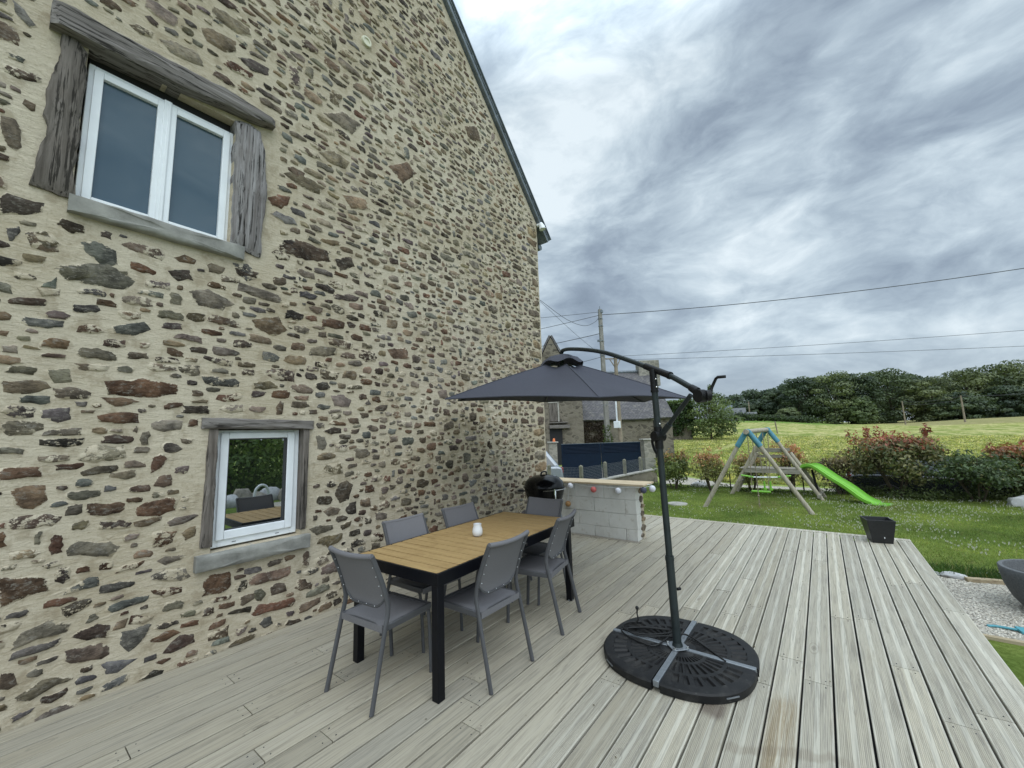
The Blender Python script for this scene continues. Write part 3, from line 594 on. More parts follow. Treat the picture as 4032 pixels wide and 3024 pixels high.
for Q, tn in STN:
    P = np.array(Q); c = P.mean(0); n = len(P); sz = math.sqrt(abs(area2(Q))/2)
    k = rng.uniform(0.72, 1.3)*(1.5 if (c[1] > 3.6 or c[0] > 2.6) else 1.15); base = TONE[tn]; base = tuple(max(0.01, b_*k*rng.uniform(.93, 1.07)) for b_ in base)
    emx = 1.0 if rng.random() < (0.62 if sz < 0.16 else 0.9) else rng.uniform(0.22, 0.5); Hh = rng.uniform(0.002, 0.005)+min(sz, 0.2)*0.03; tx, tz = rng.uniform(-.05, .05), rng.uniform(-.05, .05)
    rings = [(1.16, 0.0, -0.012), (1.04, 0.22, -0.003), (0.74, 0.85, Hh*0.8), (0.38, 1.0, Hh*1.1)]
    V, C = [], []
    for s, e, hgt in rings:
        for p in P:
            q = c+(p-c)*s; dy = hgt if s >= 1 else hgt+rng.uniform(-.25, .25)*hgt+(tx*(q[0]-c[0])+tz*(q[1]-c[1]))*(1 if s < 0.9 else 0.3)
            V.append((min(q[0], XC+0.012), Y0-0.004-dy, q[1])); C.append(base+(min(e, emx),))
    V.append((c[0], Y0-0.004-Hh, c[1])); C.append(base+(emx,))
    F = [(r*n+i, r*n+(i+1) % n, (r+1)*n+(i+1) % n, (r+1)*n+i) for r in range(3) for i in range(n)]+[(3*n+i, 3*n+(i+1) % n, 4*n) for i in range(n)]
    o0 = len(wall.v); wall.v += V; wall.f += [tuple(i+o0 for i in f) for f in F]; wall.mi += [1]*len(F); wall.c += C
wall_o = wall.build('wall', [M_mortar, M_stone], house, smooth=55, cols=True, fixn=False)

# roof with verge slates, vent and spotlight
rf = HB(); ov = 0.27
def roofslab(sg, th, y0, y1, lift=0.0):
    # sg +1: right slope
    n = Vector((1.11*sg, 0, 1)).normalized(); xe = XC+ov if sg > 0 else -2.73-ov
    a = Vector((1.6, 0, roofz(1.6))); b2 = Vector((xe, 0, EAVE-1.11*ov)); out = []
    for p in (a, b2, b2+n*th, a+n*th): out.append(((p+n*lift).x, (p+n*lift).z))
    return out
rf.prism(roofslab(1, 0.06, 0, 0, 0.0), 'y', Y0-0.02, 13.2); rf.prism(roofslab(-1, 0.06, 0, 0, 0.0), 'y', Y0-0.02, 13.2)
roof_o = rf.build('roof', M_slate, house)
vg = HB()
n_ = Vector((1.11, 0, 1)).normalized(); a = Vector((1.6, 0, roofz(1.6))); b2 = Vector((XC+ov, 0, EAVE-1.11*ov)); L = (b2-a).length; t_ = (b2-a)/L; k = 0.0
while k < L-0.05:
    e = min(k+0.32, L); p = a+t_*k; q = a+t_*e; l0, l1 = 0.012, 0.030
    pts = [p+n_*(0.05+l0), q+n_*(0.05+l1), q+n_*(0.07+l1), p+n_*(0.07+l0)]
    vg.prism([(s.x, s.z) for s in pts], 'y', Y0-0.075, Y0+0.25); k += 0.29
pts = [a-n_*0.0, b2-n_*0.0, b2+n_*0.06, a+n_*0.06]; vg.prism([(s.x, s.z) for s in pts], 'y', Y0-0.065, Y0-0.022)
vg.build('verge', M_slate, roof_o, bevel=0.006)
vg2 = HB(); pts = [a+n_*0.101, b2+n_*0.101, b2+n_*0.112, a+n_*0.112]; vg2.prism([(s.x, s.z) for s in pts], 'y', Y0-0.10, Y0-0.02)
vg2.build('edge_strip', M_zinc, roof_o)
gt = HB(); gt.tube([(XC+0.29, Y0+0.12, EAVE-1.11*ov-0.03), (XC+0.29, 13.0, EAVE-1.11*ov-0.03)], 0.06, 10); gt.build('gutter', M_zinc, house, smooth=40)
vt = HB(); rx = Matrix.Rotation(R(90), 3, 'X')
vt.lathe([(0.0, 0.012), (0.036, 0.012), (0.038, 0.022), (0.058, 0.022), (0.062, 0.016), (0.062, -0.02)], (2.366, Y0-0.008, 6.268), 28, ax=rx)
M_vent = simple('cream vent', (0.62, 0.6, 0.46), 0.5, 0, 30, 0.1); vt.build('vent', M_vent, house, smooth=35)
sp = HB(); sp.cyl((5.93, Y0-0.02, 5.43), (5.93, Y0-0.09, 5.43), 0.03, n=14); sp.tube([(5.93, Y0-0.09, 5.45), (5.94, Y0-0.11, 5.39), (5.945, Y0-0.12, 5.33)], [0.035, 0.055, 0.06], 16); sp.build('spotlight', M_white, house, smooth=40)

# windows
def rect_frame(mb, x0, x1, z0, z1, wl, wr, wb, wt, y0, y1):
    mb.box(((x0+x0+wl)/2, (y0+y1)/2, (z0+z1)/2), (wl, y1-y0, z1-z0)); mb.box(((x1+x1-wr)/2, (y0+y1)/2, (z0+z1)/2), (wr, y1-y0, z1-z0))
    mb.box(((x0+wl+x1-wr)/2, (y0+y1)/2, z0+wb/2), (x1-wr-x0-wl, y1-y0-0.002, wb)); mb.box(((x0+wl+x1-wr)/2, (y0+y1)/2, z1-wt/2), (x1-wr-x0-wl, y1-y0-0.002, wt))
def ragged(pts, amp, step, seed, fr=6.0):
    out = []; n = len(pts)
    for i in range(n):
        a, b2 = Vector(pts[i]), Vector(pts[(i+1) % n]); m = max(1, int((b2-a).length/step)); nn = Vector((b2.y-a.y, a.x-b2.x)).normalized()
        for k in range(m):
            p = a.lerp(b2, k/m); w = mnoise.noise(Vector((p.x*fr, p.y*fr, seed)))+0.6*mnoise.noise(Vector((p.x*fr*3, p.y*fr*3, seed+5)))
            q = p+nn*amp*w; out.append((q.x, q.y))
    return out
def timber(name, poly, y0, y1, mat, parent, label=None, amp=0.012, seed=1.0, bulge=0.02):
    """a hewn beam: ragged front outline pulled in towards the face, knobbly face"""
    P = ragged(poly, amp, 0.03, seed); n = len(P); c = Vector((sum(p[0] for p in P)/n, sum(p[1] for p in P)/n)); mb = HB(); V = []
    for s, y in ((1.0, y1), (1.0, y0+bulge), (0.94, y0+0.004), (0.75, y0-0.004), (0.4, y0-0.006)):
        for p in P:
            q = c+(Vector(p)-c)*s; yy = y+(0.012*mnoise.noise(Vector((q.x*9, q.y*9, seed+3))) if s < 1 else 0); V.append((q.x, yy, q.y))
    V.append((c.x, y0-0.006, c.y)); F = [(r*n+i, r*n+(i+1) % n, (r+1)*n+(i+1) % n, (r+1)*n+i) for r in range(4) for i in range(n)]+[(4*n+i, 4*n+(i+1) % n, 5*n) for i in range(n)]
    mb.add(V, F); o = mb.build(name, mat, parent, smooth=40)
    if label: o['label'] = label
    return o
w1 = bpy.data.objects.new('window', None); link_obj(w1, house); w1['label'] = 'large white two-sash window high under a bowed oak beam'
fr = HB(); rect_frame(fr, 0.228, 1.125, 3.27, 4.315, 0.035, 0.035, 0.03, 0.045, Y0+0.055, Y0+0.125); fr.build('frame', M_white, w1, bevel=0.004)
for (xa, xb) in ((0.256, 0.657), (0.675, 1.094)):
    sh = HB(); rect_frame(sh, xa, xb, 3.287, 4.285, 0.05, 0.05, 0.028, 0.052, Y0+0.038, Y0+0.095)
    if xa < 0.5: sh.box((0.666, Y0+0.045, 3.797), (0.05, 0.026, 1.02)); sh.box((0.675, Y0+0.034, 3.797), (0.022, 0.012, 1.015))
    sh.build('sash', M_white, w1, bevel=0.004)
    pn = HB(); pn.box(((xa+xb)/2, Y0+0.075, 3.787), (xb-xa-0.09, 0.012, 0.935)); pn.build('pane', M_glassup, w1)
timber('lintel', [(0.03, 4.375), (0.35, 4.38), (0.75, 4.40), (1.05, 4.445), (1.30, 4.475), (1.415, 4.505), (1.41, 4.565), (1.10, 4.60), (0.70, 4.575), (0.35, 4.555), (0.03, 4.555)], Y0-0.095, Y0+0.10, M_oakx, w1, None, 0.010, 1.0, 0.03)
timber('jamb', [(0.03, 3.25), (0.225, 3.235), (0.215, 3.6), (0.225, 4.0), (0.218, 4.33), (0.17, 4.41), (0.085, 4.43), (0.075, 4.2), (0.055, 3.9), (0.07, 3.65)], Y0-0.035, Y0+0.10, M_oakdark, w1, None, 0.022, 4.0, 0.02)
timber('jamb', [(1.13, 3.26), (1.355, 3.215), (1.36, 3.5), (1.385, 3.8), (1.37, 4.1), (1.31, 4.42), (1.22, 4.44), (1.115, 4.40), (1.12, 3.9)], Y0-0.04, Y0+0.10, M_oakz, w1, None, 0.016, 9.0, 0.025)
timber('sill', [(0.20, 3.135), (1.225, 3.14), (1.225, 3.262), (0.20, 3.258)], Y0-0.055, Y0+0.12, M_sill, w1, None, 0.006, 2.0, 0.012)
fl = HB(); fl.box((0.67, Y0+0.15, 4.37), (0.88, 0.12, 0.108)); fl.build('lintel_gap_shade', M_dark, w1)  # dark block standing in for the shadowed gap under the lintel
w2 = bpy.data.objects.new('window', None); link_obj(w2, house); w2['label'] = 'small white window near the deck reflecting trees'
fr = HB(); rect_frame(fr, 1.135, 1.79, 0.762, 1.688, 0.05, 0.05, 0.075, 0.035, Y0+0.075, Y0+0.145); fr.box((1.46, Y0+0.078, 1.673), (0.3, 0.012, 0.012)); fr.build('frame', M_white, w2, bevel=0.004)
sh = HB(); rect_frame(sh, 1.165, 1.745, 0.815, 1.668, 0.058, 0.062, 0.07, 0.05, Y0+0.055, Y0+0.11); sh.build('sash', M_white, w2, bevel=0.006)
gk = HB(); rect_frame(gk, 1.221, 1.685, 0.883, 1.620, 0.008, 0.016, 0.008, 0.012, Y0+0.064, Y0+0.10); gk.build('gasket', M_gasket, w2)
pn = HB(); pn.box((1.453, Y0+0.092, 1.25), (0.45, 0.012, 0.73)); pn.build('pane', M_glass, w2)
for x in (1.30, 1.63):
    dh = HB(); dh.box((x, Y0+0.074, 0.785), (0.028, 0.004, 0.004)); dh.build('drain_slot', M_gasket, w2)
timber('lintel', [(1.01, 1.70), (1.88, 1.688), (1.88, 1.772), (1.01, 1.785)], Y0-0.03, Y0+0.12, M_oakx, w2, None, 0.005, 3.0, 0.01)
timber('jamb', [(1.05, 0.80), (1.125, 0.79), (1.125, 1.698), (1.06, 1.70)], Y0-0.022, Y0+0.12, M_oakdark, w2, None, 0.007, 6.0, 0.01)
timber('jamb', [(1.79, 0.79), (1.835, 0.79), (1.845, 1.688), (1.79, 1.69)], Y0-0.022, Y0+0.12, M_oakdark, w2, None, 0.005, 7.0, 0.01)
timber('sill', [(1.02, 0.63), (1.865, 0.628), (1.865, 0.744), (1.02, 0.746)], Y0-0.06, Y0+0.10, M_sill, w2, None, 0.004, 5.0, 0.008)

# ------------------------------------------------------------------ deck
dk = MB(); rng = random.Random(11)
FIX = [(18, .58), (17, 1.08), (16, 1.57), (11, 2.06), (6, 2.54), (1, 3.05), (8, 3.52), (3, 3.99), (15, 2.04), (3, 4.98), (-2, 4.39), (-4, 3.73)]
screws = MB()
def board(x0, x1, y0, y1, zt=0.0):
    z0 = zt-0.027; e = 0.003; col = (rng.random(), rng.random(), rng.random(), 1)
    zj = zt+rng.uniform(-.0012, .0012)
    prof = [(y0, z0), (y0, zj-e), (y0+e, zj), (y1-e, zj), (y1, zj-e), (y1, z0)]
    n = 6; vs = [(x, p[0], p[1]) for x in (x0, x1) for p in prof]
    dk.add(vs, [(i, (i+1) % n, n+(i+1) % n, n+i) for i in range(n)]+[tuple(range(n-1, -1, -1)), tuple(range(n, 2*n))], 0, col)
    for x in (x0+0.035, x1-0.035):
        for y in (y0+0.03, y1-0.03):
            if x > -0.5: screws.cyl((x+rng.uniform(-.008, .008), y, zt-0.004), (x+rng.uniform(-.004, .004), y, zt+0.0022), 0.0032, n=6)
XE = 7.625
for k in range(-7, 24):
    y0 = 0.2573+k*PITCH+(0.0056 if k > 6 else 0.0050); y1 = 0.2573+(k+1)*PITCH-(0.0066 if k > 6 else 0.0062); y1 = min(y1, Y0-0.006)
    js = [x for kk, x in FIX if kk == k]
    x = rng.uniform(-2.4, -0.3) if not js else js[0]-rng.uniform(2.6, 3.4)
    cand = []
    while x < XE-1.0:
        if all(abs(x-j) > 1.2 for j in js): cand.append(x)
        x += rng.uniform(2.2, 3.6)
    js = sorted(js+[c for c in cand if c > -2.6]); ed = [-2.7]+js+[XE-0.004]
    for a, b2 in zip(ed, ed[1:]): board(a+0.0028, b2-0.0028, y0, y1)
for k in range(-20, -7):
    y0 = 0.2573+k*PITCH+0.003; y1 = 0.2573+(k+1)*PITCH-0.0055; board(-2.7, 2.75, y0, y1)
y = -0.79                                                      # trim board across the far end
dk.box((XE+0.062, 1.5, -0.0125), (0.12, 4.58, 0.026), None, 0, (0.8, 0.4, 0.3, 1))
deck = dk.build('deck', M_deck, None, cols=True, fixn=True); deck['kind'] = 'structure'
screws.build('screw', M_gasket, deck)
sub = MB(); sub.box((2.45, 1.5, -0.22), (10.2, 4.50, 0.34)); sub.box((0.02, -1.79, -0.22), (5.4, 1.9, 0.34)); sub.build('deck_frame', M_dark, deck)

# ------------------------------------------------------------------ ground
TB = [(-90, 1.5), (-55, 1.5), (-40, 1.3), (-27, 1.2), (-17, 1.4), (-4, 1.9), (5, 3.1), (14, 4.2), (23, 4.8), (60, 6.0), (120, 7)]
def lerp_tab(t, v):
    if v <= t[0][0]: return t[0][1]
    for (a, b2), (c, d) in zip(t, t[1:]):
        if v <= c: return b2+(d-b2)*(v-a)/(c-a)
    return t[-1][1]
def sst(x, a, b2):
    t = max(0, min(1, (x-a)/(b2-a))); return t*t*(3-2*t)
ROADZ = -0.85
def tz(x, y):
    low = -0.42-0.36*sst(x, 11.6, 12.8)*sst(y, 6.1, 6.5)
    road = low+(ROADZ-low)*sst(x, 15.4, 16.6)*(1-sst(y, 4.0, 6.5))
    if x < 20: z = road
    else:
        s = (x-20)/165; b2 = lerp_tab(TB, y*max(0.3, min(1.0, 170/max(x, 1)))); z = road+(b2-road)*s if s < 1.3 else road+(b2-road)*1.3
        z += 0.9*sst(x, 125, 150)*(1-sst(y, -26, -12))*sst(-y, 15, 40)
    if y < -4.5 or x < -3: z += 0.0
    return z
def sheet(name, xs, ys, mat, dz=0.0, kind='structure', f=tz):
    vs = [(x, y, f(x, y)+dz) for x in xs for y in ys]; n = len(ys); me = bpy.data.meshes.new(name)
    me.from_pydata(vs, [], [(i*n+j, (i+1)*n+j, (i+1)*n+j+1, i*n+j+1) for i in range(len(xs)-1) for j in range(n-1)])
    me.materials.append(mat); me.polygons.foreach_set('use_smooth', [True]*len(me.polygons)); o = bpy.data.objects.new(name, me); link_obj(o); o['kind'] = kind; return o
lin = lambda a, b2, n: [a+(b2-a)*i/n for i in range(n+1)]
fx = lin(-60, 15, 15)+lin(16, 40, 24)+lin(43, 240, 50)+lin(260, 1500, 14); fy = lin(-900, -130, 10)+lin(-120, 120, 120)+lin(130, 900, 10)
sheet('field', fx, fy, M_field)
sheet('lawn', lin(-20, 15.6, 60), lin(-22, 7.6, 60), M_lawn, 0.02, f=lambda x, y: -0.42+0.0*x)
sheet('driveway', lin(16.2, 19.6, 6)+[19.8], lin(-40, 5.5, 20), M_gravel, 0.02)
sheet('courtyard', lin(12.9, 24, 20), lin(6.6, 26, 20), M_gravel, 0.03)
# ------------------------------------------------------------------ dining table
TA = R(2.2); tu = Vector((math.cos(TA), math.sin(TA), 0)); tw = Vector((-tu.y, tu.x, 0))
tc = Vector((1.763, 1.970, 0))+tu*0.93+tw*0.435
tab = thing('dining_table', 'long outdoor table with honey coloured slats and black metal frame', 'table', tc, TA)
L, Wd, Ht = 1.86, 0.87, 0.735
mb = MB(); ns = 18; fx0, fx1 = -L/2+0.012, L/2-0.012; sw = (fx1-fx0)/ns
for k in range(ns):
    mb.box((fx0+(k+0.5)*sw, 0, Ht-0.0105), (sw-0.010, Wd-0.028, 0.019))
mb.build('tabletop', M_slat, tab, bevel=0.002)
mb = MB(); ah = 0.076; mb.box((0, 0, Ht-0.027), (L-0.06, Wd-0.06, 0.008))  # black sheet added under the slats so their gaps read dark
for s in (-1, 1):
    mb.box((0, s*(Wd/2-0.0125), Ht-ah/2-0.001), (L, 0.025, ah)); mb.box((s*(L/2-0.0125), 0, Ht-ah/2-0.002), (0.025, Wd-0.05, ah-0.002))
for x in (-0.45, 0.0, 0.45): mb.box((x, 0, Ht-0.05), (0.04, Wd-0.06, 0.04))
mb.build('frame', M_black, tab, bevel=0.002)
for sx_, sy_ in ((-1, -1), (-1, 1), (1, -1), (1, 1)):
    x = sx_*(L/2-0.0295) if sx_ < 0 else L/2-0.105
    mb = MB(); mb.box((x, sy_*(Wd/2-0.0295), (Ht-ah)/2), (0.056, 0.056, Ht-ah)); leg = mb.build('leg', M_black, tab, bevel=0.003)
    if sx_ > 0:
        mb = MB(); mb.cyl((x, sy_*(Wd/2-0.0295), 0), (x, sy_*(Wd/2-0.0295), 0.012), 0.03, n=14); mb.build('foot', M_galv, leg)
mb = MB(); mb.box((L/2-0.15, -Wd/2+0.04, Ht-0.13), (0.02, 0.03, 0.04)); mb.build('bracket', M_galv, tab)
mb = MB(); mb.cyl((0.06, -Wd/2-0.006, Ht-0.045), (0.06, -Wd/2+0.01, Ht-0.045), 0.012, n=12); mb.build('knob', M_chrome, tab)

# candle jar
jar = MB(); jar.lathe([(0.0, 0.0), (0.03, 0.0), (0.041, 0.012), (0.045, 0.035), (0.041, 0.062), (0.033, 0.082), (0.035, 0.1), (0.0325, 0.1), (0.03, 0.082), (0.037, 0.06), (0.0, 0.05)], (0, 0, 0), 28)
j = jar.build('candle_jar', M_glassjar, None, smooth=50, loc=(2.605, 2.407, Ht+0.0005)); tag(j, 'small white opal glass candle jar standing on the table', 'candle jar')

# ------------------------------------------------------------------ chairs
def bar(mb, pts, w, d, n=1):
    """flat-oval aluminium tube"""
    mb.tube(pts, d/2, 10, 0, True, None, w/d)
def make_chair(label):
    t = thing('dining_chair', label, 'chair', group='grey sling chairs round the table')
    for s in (-1, 1):
        mb = MB(); P = spline([(0, s*.222, 0), (0.05, s*.219, 0.22), (0.098, s*.216, 0.43), (0.118, s*.215, 0.52), (0.108, s*.214, 0.60), (0.062, s*.212, 0.73), (0.0, s*.210, 0.87)], 5)
        bar(mb, P, 0.020, 0.033); mb.build('leg', M_chairmetal, t, smooth=45)
        mb = MB(); P = spline([(0.497, s*.200, 0), (0.485, s*.203, 0.22), (0.468, s*.206, 0.395), (0.45, s*.206, 0.417)], 4); bar(mb, P, 0.020, 0.030); mb.build('leg', M_chairmetal, t, smooth=45)
    mb = MB()
    for s in (-1, 1): mb.beam((0.095, s*.206, 0.426), (0.487, s*.206, 0.432), 0.02, 0.036)
    mb.beam((0.10, -.2, 0.425), (0.10, .2, 0.425), 0.022, 0.03); mb.beam((0.478, -.2, 0.428), (0.478, .2, 0.428), 0.022, 0.03)
    mb.build('seat_frame', M_chairmetal, t, bevel=0.004)
    # sling seat, dipping in the middle
    nx, ny = 10, 12; top = []; bot = []
    for i in range(nx+1):
        for k in range(ny+1):
            u, v = i/nx, k/ny; x = 0.088+0.405*u; y = -.203+.406*v
            z = 0.452-0.022*math.sin(math.pi*v)*(0.35+0.65*math.sin(math.pi*min(1, max(0, u))))-0.004*u
            if k in (0, ny): z -= 0.008
            if i in (0, nx): z -= 0.010
            top.append((x, y, z)); bot.append((x, y, z-0.006))
    mb = MB(); q = ny+1
    mb.add(top, [(i*q+k, (i+1)*q+k, (i+1)*q+k+1, i*q+k+1) for i in range(nx) for k in range(ny)]); mb.add(bot, [(i*q+k, i*q+k+1, (i+1)*q+k+1, (i+1)*q+k) for i in range(nx) for k in range(ny)])
    for i0, i1, x in ((0, 0, 0.086), (nx, nx, 0.495)): mb.box((x, 0, 0.424), (0.006, 0.404, 0.038))
    for s in (-1, 1): mb.box((0.29, s*.208, 0.426), (0.392, 0.006, 0.038))
    mb.build('seat', M_text, t, smooth=50, fixn=True)
    # backrest sling, rounded lower corners, wrapped over the top
    def bx(z): return 0.112 if z < 0.56 else 0.112-0.112*((z-0.56)/0.31)**1.25
    F, Bk = [], []; nz = 12; ny = 14
    for i in range(nz+1):
        for k in range(ny+1):
            v = -1+2*k/ny; zb = 0.535+0.075*max(0, (abs(v)-0.55)/0.45)**2.0
            z = zb+(0.872-zb)*i/nz; y = v*0.199; sag = 0.022*(1-v*v)*(0.4+0.6*i/nz); x = bx(z)-sag*0.8+0.012
            zz = z-0.012*(1-v*v)*(i/nz)**3
            F.append((x, y, zz)); Bk.append((x-0.010, y, zz))
    mb = MB(); q = ny+1
    mb.add(F, [(i*q+k, i*q+k+1, (i+1)*q+k+1, (i+1)*q+k) for i in range(nz) for k in range(ny)]); mb.add(Bk, [(i*q+k, (i+1)*q+k, (i+1)*q+k+1, i*q+k+1) for i in range(nz) for k in range(ny)])
    for s in (-1, 1):
        for z in (0.62, 0.68, 0.74, 0.80): mb.sphere((bx(z)-0.012, s*0.192, z), 0.003, 6, 4, 1)
    for v in (-.6, -.2, .2, .6): mb.sphere((bx(0.55)-0.02, v*0.2, 0.543), 0.0028, 6, 4, 1)
    mb.build('backrest', [M_text, M_white], t, smooth=50, fixn=False)
    mb = MB(); P = [(bx(0.872)-0.002-0.018*(1-v*v), v*0.212, 0.872-0.012*(1-v*v)) for v in [-1+k/7 for k in range(15)]]; mb.tube(P, 0.0165, 10); mb.build('top_rail', M_text, t, smooth=50)
    mb = MB(); P = [(bx(0.55)-0.02*(1-v*v)*0.5, v*0.205, 0.532+0.078*max(0, (abs(v)-0.5)/0.5)**2.0) for v in [-1+k/10 for k in range(21)]]; mb.tube(P, 0.0075, 8); mb.build('back_frame', M_chairmetal, t, smooth=50)
    return t
CH = [((1.457, 2.434), 4, 'grey sling chair at the near head of the table, back towards the viewer'),
      ((2.234, 1.772), 90, 'grey sling chair on the deck side beside the nearest table corner'),
      ((3.105, 1.822), 100.5, 'grey sling chair on the deck side beside the far table corner'),
      ((2.297, 3.000), -90, 'grey sling chair between table and stone wall, nearer the small window'),
      ((2.968, 3.000), -91, 'grey sling chair between table and stone wall, farther from the window'),
      ((3.745, 2.455), 180.5, 'grey sling chair at the far head of the table in front of barbecue')]
ch0 = make_chair(CH[0][2])
for i, ((x, y), a, lb) in enumerate(CH):
    c = ch0 if i == 0 else copy_tree(ch0)
    c.location = (x, y, 0.0015); c.rotation_euler = (0, 0, R(a)); c['label'] = lb

# ------------------------------------------------------------------ cantilever parasol
MX, MY = 3.022, 0.943
par = thing('cantilever_parasol', 'open slate blue cantilever parasol on dark metal mast over the deck', 'parasol', (MX*1.0185, MY*1.0185, 0.0))
PK = 1.0185; MX2, MY2 = MX*PK, MY*PK; U2 = Vector((0.528, 0.849, 0))
class PB(MB):
    def build(self, *a, **k):
        self.v = [(p[0]*PK-MX2, p[1]*PK-MY2, 1.57+(p[2]-1.57)*PK) for p in self.v]; return MB.build(self, *a, **k)
def SP(s, z): return (MX+U2.x*s-0.01*(z/2), MY+U2.y*s+0.004*(z/2), z)
LX = lambda z: (MX-0.011*z, MY+0.008*z)
mb = PB(); mb.cyl((MX, MY, 0.0985), (MX, MY, 0.12), 0.036, 0.030, 20); mb.tube([(MX, MY, 0.10), (*LX(0.68), 0.68)], 0.0278, 18); mb.tube([(*LX(0.66), 0.66), (*LX(0.69), 0.69)], 0.0305, 18); mb.tube([(*LX(0.68), 0.68), (*LX(1.98), 1.98)], 0.0228, 18)
mb.build('mast', M_green, par, smooth=40)
mb = PB(); mb.cyl((MX+0.03, MY-0.02, 0.46), (MX+0.052, MY-0.034, 0.46), 0.010, n=10); mb.build('knob', M_blackpl, par)
mb = PB()
P = [SP(1.462, 2.40), SP(1.462, 2.435), SP(1.452, 2.46), SP(1.425, 2.475)]
mb.tube(spline(P, 5), 0.021, 14); mb.build('elbow', M_green, par, smooth=40)
mb = PB(); P = [(1.425, 2.475), (1.323, 2.466), (1.18, 2.437), (1.0, 2.394), (0.758, 2.327), (0.545, 2.254), (0.355, 2.176), (0.184, 2.104), (0.05, 2.045), (-0.077, 1.995), (-0.206, 1.925), (-0.324, 1.855), (-0.36, 1.835)]
P = [SP(s, z) for s, z in P]; mb.tube(spline(P, 4), 0.0195, 16); arm = mb.build('boom', M_green, par, smooth=40)
mb = PB(); a = Vector(SP(0.10, 2.068)); b2 = Vector(SP(-0.14, 1.962)); mb.tube([a, b2], 0.025, 16); mb.tube([b2, b2+(b2-a)*0.06], 0.028, 16)
mb.tube([(*LX(1.86), 1.86), (*LX(2.03), 2.03)], 0.0262, 16); mb.tube([(*LX(1.855), 1.855), (*LX(1.87), 1.87)], 0.0285, 16)
mb.build('sleeve_joint', M_blackpl, par, smooth=40)
for z in (1.89, 1.95, 1.62):
    mb = PB(); x, y = LX(z); mb.sphere((x-0.024, y-0.024, z), 0.006, 8, 5); mb.build('bolt', M_chrome, par)
cc_ = Vector(SP(-0.405, 1.785)); side = Vector((U2.y, -U2.x, 0))
mb = PB(); mb.cyl(cc_-side*0.025, cc_+side*0.028, 0.043, n=24); mb.tube([SP(-0.33, 1.85), SP(-0.385, 1.815)], [0.024, 0.029], 14)
mb.cyl(cc_+side*0.02-U2*0.02, cc_+side*0.05-U2*0.035, 0.036, n=18); crank = mb.build('crank_box', M_blackpl, par, bevel=0.004)
h0 = cc_+side*0.05-U2*0.035
mb = PB(); P = [h0+Vector((0, 0, 0.02)), h0+side*0.015+Vector((0, 0, 0.05)), h0-U2*0.035+side*0.02+Vector((0, 0, 0.105)), h0-U2*0.05+side*0.02+Vector((0, 0, 0.112)), h0-U2*0.08+side*0.055+Vector((0, 0, 0.113))]
mb.tube(P, [0.012, 0.010, 0.009, 0.010, 0.010], 10); mb.build('handle', M_blackpl, crank, smooth=45)
mb = PB(); mb.tube([SP(-0.326, 1.80), SP(-0.10, 1.612), SP(0.0, 1.535)], 0.0155, 12); mb.tube([SP(-0.105, 1.614), SP(0.0, 1.53)], 0.0215, 14); mb.build('strut', M_green, par, smooth=40)
mb = PB(); x, y = LX(1.53); mb.tube([(*LX(1.44), 1.44), (*LX(1.60), 1.60)], 0.0285, 16); mb.cyl(Vector((x, y, 1.53))-side*0.045, Vector((x, y, 1.53))+side*0.040, 0.038, n=18)
P = spline([Vector((x, y, 1.55))+U2*0.035, Vector((x, y, 1.50))+U2*0.072, Vector((x, y, 1.44))+U2*0.06, Vector((x, y, 1.40))+U2*0.03], 5); mb.tube(P, 0.010, 8); mb.build('tilt_grip', M_blackpl, par, smooth=40)
# canopy: six panels
TIP = [Vector(p) for p in ((2.528, 2.703, 1.921), (2.831, 1.330, 1.841), (4.085, 0.978, 1.870), (5.124, 1.780, 1.946), (4.858, 3.119, 2.036), (3.559, 3.577, 2.023))]
APEX = Vector((3.80, 2.20, 2.385)); R0 = 0.16
def canopy_pt(i, t, r):   # sector i, t 0..1 across, r 0..1 outward
    A, B = TIP[i], TIP[(i+1) % 6]; e = A.lerp(B, t); bow = math.sin(math.pi*t)
    e = e+(APEX-e)*0.045*bow; p = APEX.lerp(e, r)
    base = APEX.z+(e.z-APEX.z)*r**0.93
    p.z = base-0.045*bow*math.sin(math.pi*r)*1.0+0.020*math.sin(math.pi*r)*(1-bow)
    p.z += 0.004*mnoise.noise(Vector((p.x*5, p.y*5, i)))*bow*math.sin(math.pi*r)*2
    return p
mb = PB(); nr, nt_ = 14, 14; vs = []; fs = []
for i in range(6):
    o = len(vs)
    for a in range(nr+1):
        for k in range(nt_+1): vs.append(canopy_pt(i, k/nt_, R0+(1-R0)*a/nr))
    q = nt_+1; fs += [(o+a*q+k, o+a*q+k+1, o+(a+1)*q+k+1, o+(a+1)*q+k) for a in range(nr) for k in range(nt_)]
n0 = len(vs); vs2 = [v-Vector((0, 0, 0.004)) for v in vs]; mb.add(vs, [f[::-1] for f in fs]); mb.add(vs2, fs)
for i in range(6):      # hem
    hp = [canopy_pt(i, k/nt_, 1.0)-Vector((0, 0, 0.002)) for k in range(nt_+1)]; mb.tube(hp, 0.006, 6)
cano = mb.build('canopy', M_canopy, par, smooth=60, fixn=False)
mb = PB()
for i in range(6):
    P = [canopy_pt(i, 0, R0+(1-R0)*a/nr)+Vector((0, 0, 0.002)) for a in range(nr+1)]; mb.tube(P, 0.004, 6)
mb.build('seam', M_canopy, cano)
mb = PB(); vs = []; nk = 48
for rr, zz in ((0.02, 2.432), (0.10, 2.424), (0.18, 2.395), (0.235, 2.335)):
    for k in range(nk):
        a = 2*math.pi*k/nk; w = math.cos(6*a+0.9)*0.016*(rr/0.235)**3
        vs.append((APEX.x+rr*math.cos(a), APEX.y+rr*math.sin(a), zz+w+0.008*math.sin(2*a)*(rr/0.235)))
